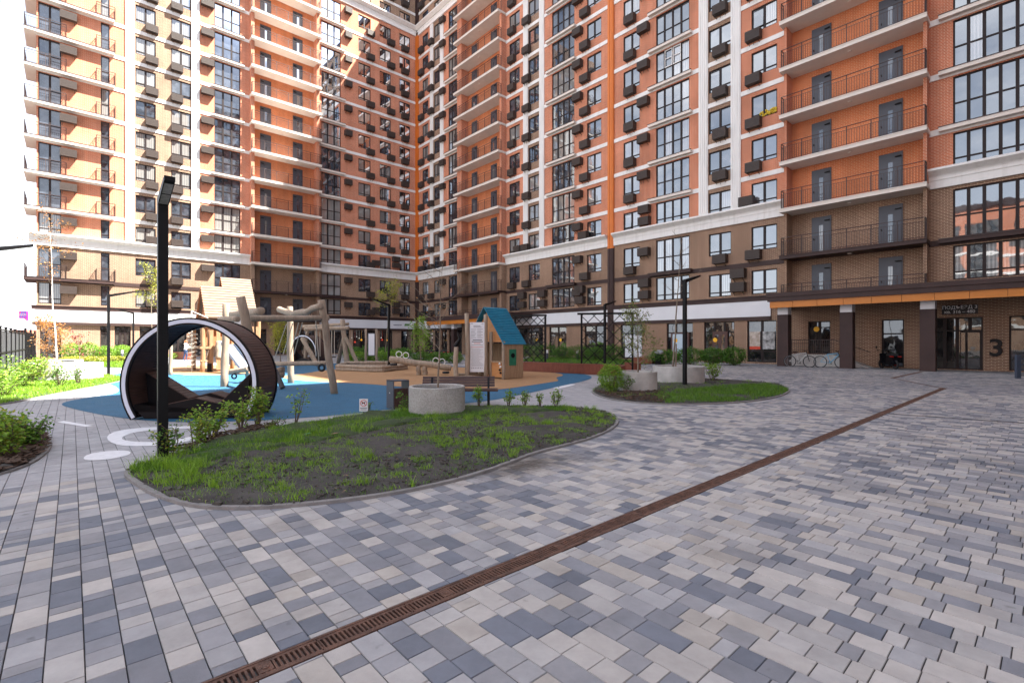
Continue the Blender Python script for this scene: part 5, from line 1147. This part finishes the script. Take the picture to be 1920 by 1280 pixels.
def leaves(name, C, size, mt, par, up=.3, asp=.55, rs=None):
    """one mesh of small folded leaves at centres C"""
    C = np.asarray(C); n = len(C)
    if n == 0: return
    d = rng.normal(size=(n,3)); d[:,2] = d[:,2]*.5+up*.2; d /= np.linalg.norm(d, axis=1)[:,None]
    k = rng.normal(size=(n,3)); k[:,2] += .8; s = np.cross(d, k); s /= np.linalg.norm(s, axis=1)[:,None]; nn = np.cross(s, d)
    L_ = size*rng.uniform(.6, 1.3, n)[:,None]; W_ = L_*asp
    v = np.stack([C-d*L_/2, C+s*W_/2+nn*L_*.12, C+d*L_/2, C-s*W_/2+nn*L_*.12], 1).reshape(-1,3)
    F = (np.arange(n)*4)[:,None]+np.array([0,1,2,3]); return arr_mesh(name, v, F, mt, par)
def shrub(b, h, w, n, ls, mt, label, cat='shrub', stems=7, name='shrub', grp=None, bare=.25, clump=10, mt2=None):
    b = Vector(b); t = thing(name, label, cat, b, grp); m = MB(); tips = []
    for i in range(stems):
        a = random.uniform(0, 6.28); r = w/2*random.uniform(.3, 1); top = b+Vector((math.cos(a)*r, math.sin(a)*r, h*random.uniform(.65, 1)))
        mid = b.lerp(top, .5)+Vector((random.uniform(-.1,.1)*w, random.uniform(-.1,.1)*w, 0)); q = b+Vector((math.cos(a)*.04*w, math.sin(a)*.04*w, 0))
        m.tube([q, mid, top], [.007+.006*h, .005+.003*h, .003], 5); 
        for k in range(clump):
            u = bare+(1-bare)*random.random()**.8; p = (q.lerp(mid, u*2) if u < .5 else mid.lerp(top, u*2-1)); e = p+Vector((random.gauss(0,1), random.gauss(0,1), random.gauss(.25,.6)))*w*.13
            m.tube([p, e], [.003, .002], 4, cap=False); tips.append((p, e))
    m.build('stems', TWIG, t); C = []
    for i in range(n):
        p, e = random.choice(tips); u = random.uniform(.3, 1.15); c = p.lerp(e, u)+Vector((random.gauss(0,.022), random.gauss(0,.022), random.gauss(0,.02)))*(1+w*1.2); C.append(c)
    C = np.array(C)
    if mt2: k = int(n*.8); leaves('foliage', C[:k], ls, mt, t); leaves('foliage', C[k:], ls, mt2, t)
    else: leaves('foliage', C, ls, mt, t)
    return t
def bush(b, wx, wy, h, n, ls, mt, label, name='bush', grp=None, ang=0., cat='bush'):
    b = Vector(b); t = thing(name, label, cat, b, grp); d = rng.normal(size=(n,3)); d /= np.linalg.norm(d, axis=1)[:,None]; r = rng.uniform(.45, 1, n)**.6
    lump = np.array([1+.35*noise.noise(Vector(x)*2.3+b*.7) + .15*noise.noise(Vector(x)*6+b) for x in d]); C = d*r[:,None]*lump[:,None]*np.array([wx/2, wy/2, h/2])
    ca, sa = math.cos(ang), math.sin(ang); X = C[:,0]*ca-C[:,1]*sa; Y = C[:,0]*sa+C[:,1]*ca
    C = np.stack([X+b.x, Y+b.y, np.maximum(.03, C[:,2]+h*.52)], 1); leaves('foliage', C, ls, mt, t)
    m = MB()
    for i in range(9): a = random.uniform(0,6.28); m.tube([b, b+Vector((math.cos(a)*wx*.3*ca, math.sin(a)*wy*.3, h*.75))], [.02,.006], 5)
    m.build('stems', TWIG, t); return t
def sapling(b, top, r, label, nb, leafn, ls, mt, h0=.45, spread=.8, bark=None, name='sapling', lean=None, bmin=.3, sub=4, cr=1.0, stake=False):
    """thin young tree: trunk, limbs from height fraction h0, side twigs, leaves at twig ends"""
    b = Vector(b); top = Vector(top); bark = bark or TRUNK; t = thing(name, label, 'tree', b); H = (top-b).length; m = MB(); tips = []
    pts = [b.lerp(top, i/8)+Vector((noise.noise(b+Vector((i*.6,0,0))), noise.noise(b+Vector((0,i*.6,2))), 0))*.03*H*.5*math.sin(i/8*3.14) for i in range(9)]
    m.tube(pts, [r*(1-.85*i/8) for i in range(9)], 8)
    br = MB()
    for i in range(nb):
        u = h0+(1-h0)*(i+random.random())/nb; k = min(7, int(u*8)); p = pts[k].lerp(pts[k+1], u*8-k) if k < 8 else pts[-1]
        a = random.uniform(0, 6.28); L_ = spread*(1-.55*(u-h0)/(1-h0))*random.uniform(.6, 1.1)
        e = p+Vector((math.cos(a)*L_, math.sin(a)*L_, L_*random.uniform(.45, 1.1))); mid = p.lerp(e, .5)+Vector((0,0,-.06*L_)); br.tube([p, mid, e], [r*.38*(1-u*.5), r*.22, .004], 5)
        for j in range(sub):
            q = (mid.lerp(e, random.random()) if random.random() < .65 else p.lerp(mid, random.uniform(.4,1))); g = q+Vector((random.gauss(0,1), random.gauss(0,1), random.gauss(.35,.6)))*L_*.28
            br.tube([q, g], [.005, .0025], 4, cap=False); tips.append((q, g))
        tips.append((mid, e))
    m.build('trunk', bark, t); br.build('branches', bark if bark is not BIRCH else TWIG, t)
    C = []
    for i in range(leafn):
        q, g = random.choice(tips); c = q.lerp(g, random.uniform(.25, 1.1))+Vector((random.gauss(0,1), random.gauss(0,1), random.gauss(0,1)))*.05*cr; C.append(c)
    if leafn: leaves('crown', C, ls, mt, t)
    if stake: s = MB(); s.bar(b+Vector((.12,.05,0)), b+Vector((.14,.05,.9)), .04); s.build('stake', LOG, t)
    return t
# front bed shrubs, left to right
sh = [((318,856),.42,.42,420,.05,LEAF_G,'small leafy shrub touching the foot of the nearest street lamp'),
      ((365,838),.50,.45,520,.052,LEAF_B,'second shrub from the nearest lamp along the back of the front bed'),
      ((399,824),.58,.48,480,.055,LEAF_B,'third shrub from the nearest lamp, taller, before the dark ring ramp'),
      ((452,806),.55,.46,430,.055,LEAF_B,'bright shrub overlapping the right foot of the big ring tunnel'),
      ((483,801),.70,.50,560,.058,LEAF_B,'tallest bright shrub at the right foot of the ring tunnel')]
G1 = 'young shrubs along the back edge of the front bed'
for (px, h, w_, n, ls, mt_, lb) in sh: shrub(G(*px), h, w_, n, ls, mt_, lb, grp=G1, mt2=LEAF_Y, stems=9)
shrub(G(553,796), .60, .42, 110, .06, LEAF_B, 'sparse tall sprig with few round leaves, alone behind the front lawn', stems=5, clump=5, bare=.35, grp=G1)
shrub(G(522,800), .16, .3, 80, .04, LEAF_G, 'low dark-leaved seedling left of the sparse tall sprig', stems=5, clump=4, grp=G1)
shrub(G(690,779), .33, .22, 60, .05, LEAF_G, 'thin seedling behind the no-dogs sign', stems=4, clump=4, grp=G1)
shrub(G(757,771), .42, .3, 130, .05, LEAF_G, 'dark seedling between the square bin and the round planter', stems=5, clump=5, grp=G1)
for px, h, w_, n, lb in (((900,767),.55,.34,360,'leafy shrub in front of the bench legs, nearest the round planter'),((953,766),.40,.30,240,'small shrub second to the right of the bench'),((983,765),.38,.30,220,'small shrub third to the right of the bench'),((1013,765),.34,.20,110,'thin single-stemmed seedling in the row right of the bench'),((1042,766),.44,.34,260,'last shrub of the row, at the right end of the lawn')):
    shrub(G(*px), h, w_, n, .045, LEAF_B, lb, grp=G1, mt2=LEAF_G, stems=6, bare=.4)
# left beds
shrub(G(8,862), .60, .66, 1000, .06, LEAF_B, 'large green shrub cut by the left edge in the bark bed', stems=14, mt2=LEAF_Y); shrub(G(48,842), .50, .52, 1100, .055, LEAF_G, 'dense green shrub at the right tip of the left bark bed', stems=16, mt2=LEAF_B, bare=.15)
for px, h, w_, n, mt_, lb in (((38,728),1.0,1.5,1500,LEAF_B,'bushy sunlit shrub by the foot of the grey fence'),((72,716),.9,1.3,1200,LEAF_Y,'yellow-green sunlit shrub at the left side of the pale planter'),((113,726),.75,.6,260,LEAF_G,'thin shrub in front of the middle of the pale planter'),((146,722),.7,.45,160,LEAF_G,'thin upright shrub in front of the right half of the pale planter'),((5,745),.8,1.3,900,LEAF_B,'sunlit shrub at the left edge of the lawn below the fence')):
    shrub(G(*px), h, w_, n, .075, mt_, lb, stems=12)
# middle island
bush(G(1146,736), .78, .7, .86, 3600, .05, LEAF_B, 'rounded bright green shrub left of the front tub on the middle island', name='shrub')
shrub(G(1172,737), .55, .55, 220, .055, LEAF_G, 'thin dark seedling leaning over the front tub of the middle island', stems=6); shrub(G(1335,714), .75, .75, 620, .065, LEAF_B, 'loose shrub right of the wide planter on the middle island', stems=10)
# hedges along the buildings
def hedge(pxa, pxb, Y0, Y1, h, n, mt_, label, count):
    for i in range(count):
        u = (i+.5)/count; px = pxa+(pxb-pxa)*u; Y = Y0+(Y1-Y0)*u; wpx = abs(pxb-pxa)/count/F_PX*Y*1.35
        bush(Vector(((px-960)/F_PX*Y, Y, 0)), wpx, max(.8, wpx*.7), h*random.uniform(.85,1.12), n, .10, mt_, label[i] if isinstance(label, list) else label, grp='bushes planted along the building foot')
hedge(1222,1318,33,31.5,1.15,2600,LEAF_H,['dark green bush behind the wide planter, left of the lamp post','dark green bush right of the lamp post, before the brick pier'],2)
hedge(1318,1394,31.8,30.8,1.05,2600,LEAF_H,['green bush in front of the brown shop door, its left half','green bush in front of the brown shop door, its right half'],2)
hedge(1040,1165,42,37,1.25,2200,LEAF_H,['green bush between the two trellises, behind the lawn strip','green bush seen through the right trellis left of its middle','green bush seen through the right trellis behind the lamp','green bush at the right foot of the right trellis'],4)
hedge(965,1040,45,42.5,1.2,1800,LEAF_H,['green bush seen through the left trellis, left part','green bush seen through the left trellis, right part'],2)
hedge(120,245,40,43,1.3,2600,LEAF_B,['sunlit bright bush right of the red-leaved tree, by the shop wall','sunlit bright bush left of the narrow shop door','sunlit bright bush below the narrow shop door','sunlit bright bush just left of the ring tunnel'],4)
hedge(122,230,34,36,.55,1400,LEAF_Y,['low yellow-green plant behind the pale planter','low yellow-green plant at the foot of the second lamp','low yellow-green plant beyond the blue rubber tip'],3)
hedge(648,770,40,41,1.15,2200,LEAF_H,['dark bush behind the second swing legs','green bush left of the small notice board','green bush right of the small notice board','green bush behind the seesaw hoops'],4)
hedge(655,760,34,34.5,.85,1700,LEAF_B,['low bright bush behind the crossed swing legs','low bright bush under the small notice board','low bright bush at the foot of the lamp by the seesaw'],3)
hedge(775,865,35,34,.75,1500,LEAF_G,['low loose bush behind the seesaw beam','low loose bush left of the saw-cut post','low loose bush behind the saw-cut post'],3)
hedge(322,350,42.3,41.5,.6,900,LEAF_B,'bright plants in the orange-brown planter beside the person',1)
# lawn strip by the shops and far left lawn
FARL = gp([(975,677),(1050,681),(1165,684),(1230,682),(1225,677),(1120,672),(1000,669)]); sheet(FARL, .008, 'lawn_ground', TURF); FARL2 = gp([(120,686),(240,690),(250,676),(110,672)]); sheet(FARL2, .008, 'lawn_ground', TURF)
# saplings
sapling(PC1+Vector((.02,0,.5)), AT(829,498,10.3), .022, 'thin bare sapling with a few buds in the nearest round planter', 14, 110, .035, LEAF_O, h0=.3, spread=.85, sub=4)
t = sapling(PC2+Vector((.02,0,.52)), AT(1196,582,15.0), .028, 'multi-stem sapling with sparse small leaves in the front tub of the middle island', 14, 1500, .065, LEAF_D, h0=.12, spread=.85, sub=8, cr=1.6); 
sapling(PC3+Vector((-.2,0,.52)), AT(1278,440,18.2), .038, 'tall thin bare sapling rising beside the lamp from the wide planter', 10, 30, .03, LEAF_D, h0=.5, spread=.9, sub=4, stake=True)
sapling(PC4+Vector((.0,-.3,.6)), AT(92,415,19.2), .032, 'slender pale birch with scattered orange leaves in the large left planter', 12, 330, .075, LEAF_O, h0=.55, spread=1.25, bark=BIRCH, sub=4, cr=2)
sapling(PC5+Vector((0,0,.6)), AT(85,598,22.6), .035, 'orange-leaved bushy young tree in the smaller pale planter by the fence', 18, 1900, .075, LEAF_O, h0=.1, spread=1.0, sub=8, cr=2)
sapling(G(152,703), AT(146,628,22.5), .02, 'sparse dark-red-leaved young tree right of the birch trunk', 9, 170, .09, LEAF_R, h0=.3, spread=.8, sub=4)
sapling(V3(AT(286,690,30)), AT(283,505,30), .035, 'thin young tree with yellow-green leaves right behind the nearest lamp pole', 11, 900, .10, LEAF_Y, h0=.62, spread=.9, sub=6, cr=2.5)
sapling(V3(AT(721,690,35)), AT(733,530,34), .04, 'young tree with yellow-green crown beside the lamp by the seesaw', 13, 900, .11, LEAF_Y, h0=.66, spread=.95, sub=6, cr=2.5)
sapling(V3(AT(789,690,30)), AT(788,604,30), .035, 'green young tree in full leaf between the seesaw and the far corner', 14, 1500, .11, LEAF_B, h0=.25, spread=.95, sub=7, cr=2.8)
sapling(V3(AT(526,690,30)), AT(524,606,30), .035, 'yellow-green young tree seen under the log frame beam', 14, 1500, .10, LEAF_Y, h0=.3, spread=.75, sub=7, cr=2.5)
sapling(V3(AT(1000,690,30)), AT(1003,640,30), .02, 'thin small sapling seen through the left trellis', 6, 120, .07, LEAF_D, h0=.2, spread=.5)
# ---- grass ----------------------------------------------------------------------
def blades(C, h, w_, mt_, name, lean=.35):
    n = len(C); a = rng.uniform(0, 6.283, n); H = h*rng.uniform(.45, 1.25, n); l = rng.normal(0, lean, (n,2))*H[:,None]
    s = np.stack([np.cos(a), np.sin(a), np.zeros(n)], 1)*(w_/2*rng.uniform(.7,1.3,n))[:,None]
    mid = C+np.concatenate([l*.35, (H*.55)[:,None]], 1); tip = C+np.concatenate([l, H[:,None]], 1)
    v = np.stack([C-s, C+s, mid+s*.75, mid-s*.75, tip], 1).reshape(-1,3); o = (np.arange(n)*5)[:,None]
    F = np.concatenate([o+np.array([0,1,2,3]), o+np.array([3,2,4,4])])
    me_v, me_f = v, F[:n]
    T = np.concatenate([o+np.array([0,1,2]), o+np.array([0,2,3]), o+np.array([3,2,4])]); ob = arr_mesh(name, v, T, mt_); tag(ob, kind='stuff'); return ob
def scatter(poly, n):
    xs = [p[0] for p in poly]; ys = [p[1] for p in poly]; c = np.stack([rng.uniform(min(xs),max(xs),n*3), rng.uniform(min(ys),max(ys),n*3)], 1); c = c[inpoly(c, poly)][:n]; return c
def z3(c, z=.02): return np.concatenate([c, np.full((len(c),1), z)], 1)
def nz(c, s, th): return np.array([noise.fractal(Vector((x*s, y*s, 2)), 1, 2, 3) > th for x, y in c])
def clear(c, cen, r): return c[(c[:,0]-cen.x)**2+(c[:,1]-cen.y)**2 > r*r]
c = clear(scatter(LAWN1, 52000), PC1, .59); k = nz(c, 1.2, -.25); blades(z3(c[k], .03), .055, .006, GRASS, 'lawn_grass')
c = clear(scatter(LAWN1, 9000), PC1, .60); k = nz(c, 1.7, .12); blades(z3(c[k], .03), .12, .006, GRASS2, 'lawn_grass')
# tufts on the soil : clustered
def tufts(poly, nt, per, rad, h, mt_, name, avoid=None, z=.035):
    c0 = scatter(poly, nt)
    if avoid is not None: c0 = c0[~inpoly(c0, avoid)]
    if not len(c0): return
    sz = rng.uniform(.3, 1.2, len(c0)); reps = (per*sz).astype(int); C = np.repeat(c0, reps, 0)+rng.normal(0, 1, (reps.sum(),2))*np.repeat(rad*sz, reps)[:,None]
    C = C[inpoly(C, poly)]; blades(z3(C, z), h, .005, mt_, name, .5)
tufts(BED1, 230, 70, .07, .055, GRASS2, 'grass_tufts', LAWN1); tufts(BED1, 110, 120, .13, .05, GRASS2, 'grass_tufts', LAWN1); tufts(BED1, 1000, 14, .035, .035, GRASS, 'weeds', LAWN1); tufts(BED1, 60, 80, .05, .11, GRASS2, 'grass_tufts', LAWN1); tufts(BED1, 260, 30, .1, .03, GRASS, 'weeds', LAWN1)
e1 = gp([(235,885),(262,905),(300,925),(360,900),(400,880),(300,870)]); tufts(e1, 26, 50, .05, .13, GRASS2, 'grass_tufts')
GI = gp([(1225,745),(1250,757),(1350,756),(1420,750),(1465,742),(1480,733),(1440,722),(1350,726),(1290,733),(1240,738)]); c = scatter(GI, 15000); k = nz(c, 1.1, -.35); blades(z3(c[k]), .11, .008, GRASS, 'lawn_grass')
c = clear(clear(scatter(BED2, 9000), PC2, .6), PC3, .93); k = nz(c, 1.0, .05); blades(z3(c[k]), .08, .007, GRASS, 'lawn_grass'); tufts(BED2, 40, 60, .08, .08, GRASS2, 'grass_tufts')
c = clear(scatter(BEDL, 46000), PC4, 1.2); blades(z3(c), .10, .011, GRASS2, 'lawn_grass'); c = scatter(FARL, 9000); blades(z3(c), .14, .02, GRASS, 'lawn_grass'); c = scatter(FARL2, 8000); blades(z3(c), .16, .02, GRASS2, 'lawn_grass')
# bark chips
def chips(poly, n, s, name, th=None):
    c = scatter(poly, n)
    if th is not None: c = c[nz(c, 1., th)]
    m = MB()
    for x, y in c:
        a = random.uniform(0,6.28); d = Vector((math.cos(a), math.sin(a), random.uniform(-.25,.25)))*s*random.uniform(.5,1.3); p = Vector((x, y, random.uniform(.045,.085))); m.bar(p-d/2, p+d/2, s*random.uniform(.25,.5), .006, up=(random.uniform(-.3,.3), random.uniform(-.3,.3), 1))
    tag(m.build(name, BARK), kind='stuff')
chips(BARKL, 2600, .09, 'bark_mulch'); BK2 = gp([(1115,735),(1140,746),(1190,754),(1240,757),(1262,748),(1245,738),(1230,733),(1160,738)]); chips(BK2, 900, .08, 'bark_mulch')
BK1 = gp([(300,858),(345,850),(380,838),(440,822),(500,808),(520,803),(515,799),(470,805),(400,822),(330,846)]); chips(BK1, 420, .08, 'bark_mulch')
def clods(poly, n, avoid):
    c = scatter(poly, n); c = c[~inpoly(c, avoid)]; m = MB()
    for x, y in c:
        s = .006+.02*random.random()**3; p = Vector((x, y, .045)); d = Vector((random.uniform(-1,1), random.uniform(-1,1), random.uniform(-.4,.4))).normalized()*s; m.bar(p-d, p+d, s*random.uniform(.8,1.6), s*random.uniform(.6,1.2))
    tag(m.build('soil_clods', mat('dry_clods', (.062,.055,.048), .95, .5, 30)), kind='stuff')
clods(BED1, 5200, LAWN1); clods(BED2, 700, GI)
c = scatter(BED1, 260); m = MB()
for x, y in c:
    a = random.uniform(0,6.28); d = Vector((math.cos(a), math.sin(a), .15))*random.uniform(.008,.022); p = Vector((x, y, .062)); e = Vector((-d.y, d.x, 0))*.5; m.quad([p-d, p+e, p+d, p-e])
tag(m.build('dead_leaves', mat('dead_leaf', (.20,.13,.07), .8, .5, 40)), kind='stuff')
# litter
for px, py, s, colr, lb in ((578,822,.06,('teal_scrap',(.05,.35,.25)),'teal plastic scrap lying on the front lawn'),(628,822,.07,('brown_scrap',(.35,.2,.12)),'brown torn card lying on the front lawn right of the teal scrap'),(935,771,.08,('teal_scrap',(.05,.35,.25)),'thin teal scrap in the grass right of the round planter'),(642,866,.022,('white_scrap',(.7,.7,.7)),'tiny white paper scrap on the bare soil')):
    p = G(px,py)+Vector((0,0,.075 if s > .03 else .05)); m = MB(); m.quad([p+Vector((-s,0,0)), p+Vector((-s*.2,-s*.6,.01)), p+Vector((s,0,.02)), p+Vector((.1*s,s*.5,.012))]); m.quad([p+Vector((-s,0,-.004)), p+Vector((.1*s,s*.5,.008)), p+Vector((s,0,.016)), p+Vector((-s*.2,-s*.6,.006))]); tag(m.build('litter_scrap', mat(colr[0], colr[1], .5, .05)), lb, 'litter')
# ================================================================ PERSON
def person(b, face, label, H=1.62):
    b = Vector(b); f = FR(b, face); t = thing('person', label, 'person', b); s = H/1.7
    J = {'pel':(0,0,.93),'wa':(.0,0,1.08),'ch':(.03,0,1.30),'nk':(.05,0,1.45),'hd':(.08,0,1.56),'ht':(.07,0,1.66),
         'lh':(.0,.09,.88),'lk':(.05,.10,.48),'la':(-.03,.10,.09),'lf':(.13,.10,.04),'rh':(.0,-.09,.88),'rk':(-.02,-.10,.48),'ra':(-.14,-.10,.10),'rf':(.02,-.10,.04),
         'ls':(.03,.17,1.38),'le':(.16,.20,1.14),'lw':(.38,.14,1.12),'lha':(.46,.12,1.13),'rs':(.03,-.17,1.38),'re':(.14,-.21,1.13),'rw':(.36,-.16,1.08),'rha':(.44,-.14,1.09)}
    E = [('pel','wa'),('wa','ch'),('ch','nk'),('nk','hd'),('hd','ht'),('pel','lh'),('lh','lk'),('lk','la'),('la','lf'),('pel','rh'),('rh','rk'),('rk','ra'),('ra','rf'),('ch','ls'),('ls','le'),('le','lw'),('lw','lha'),('ch','rs'),('rs','re'),('re','rw'),('rw','rha')]
    Rd = dict(pel=.13,wa=.115,ch=.13,nk=.05,hd=.095,ht=.07,lh=.09,lk=.062,la=.042,lf=.035,rh=.09,rk=.062,ra=.042,rf=.035,ls=.06,le=.042,lw=.028,lha=.022,rs=.06,re=.042,rw=.028,rha=.022)
    names = list(J); me = bpy.data.meshes.new('body'); me.from_pydata([tuple(f(*[c*s for c in J[k]])-b) for k in names], [(names.index(a), names.index(c)) for a, c in E], []); o = bpy.data.objects.new('body', me); COL.objects.link(o)
    sk = o.modifiers.new('s', 'SKIN')
    for i, k in enumerate(names): me.skin_vertices[0].data[i].radius = (Rd[k]*s, Rd[k]*s); me.skin_vertices[0].data[i].use_root = (k == 'pel')
    o.modifiers.new('ss', 'SUBSURF').levels = 2; dg = bpy.context.evaluated_depsgraph_get(); dg.update(); m2 = bpy.data.meshes.new_from_object(o.evaluated_get(dg)); bpy.data.objects.remove(o)
    o = bpy.data.objects.new('body', m2); COL.objects.link(o); o.parent = t; ms = [mat('jeans', (.03,.06,.14), .85, .2, 20), mat('white_blouse', (.6,.57,.55), .8, .1, 8), mat('skin', (.50,.30,.22), .6, .05)]
    m2.materials.clear(); [m2.materials.append(x) for x in ms]
    for p in m2.polygons:
        z = p.center.z/s; hx = (p.center.x*face[0]+p.center.y*face[1])/math.hypot(*face)/s; p.material_index = 2 if (z > 1.46 or (hx > .37 and z > 1)) else 1 if z > .93 else 0; p.use_smooth = True
    fc = [] ; hm = MB(f)
    hm.ball((.05*s,0,1.60*s), .115*s, sz=1.05); hm.prism([(-.07,1.2),(.0,1.2),(.03,1.6),(-.06,1.66)], lambda x, z, d: (x*s, d*s, z*s), -.085, .085); h_ = hm.build('hair', mat('auburn_hair', (.30,.13,.06), .6, .2, 20), t, smooth=True)
    m = MB(f)
    for y in (-.035, .035): m.ball((.168*s, y*s, 1.585*s), .012*s)
    m.build('eyes', BLK, t); m = MB(f); m.tube([(.165*s,0,1.585*s),(.195*s,0,1.55*s)], [.01,.016], 6); m.build('nose', ms[2], t); m = MB(f); m.box(.16*s, .172*s, -.025*s, .025*s, 1.505*s, 1.515*s); m.build('mouth', mat('lips', (.35,.1,.09), .6), t)
    for sd_, yy in ((1,.12),(-1,-.14)):
        m = MB(f)
        for i in range(5): y = (yy+(i-2)*.016)*s; l_ = (.05,.07,.075,.07,.05)[i]; m.tube([(.44*s,y,1.12*s),(.44*s+l_*.6,y,1.125*s),(.44*s+l_,y*1.0,1.10*s)], [.009,.008,.006], 5)
        m.build('fingers', ms[2], t)
person(Vector(((348-960)/F_PX*39, 39, 0)), (1, .05), 'person with long auburn hair, white top and jeans facing right, seen through the ring tunnel')
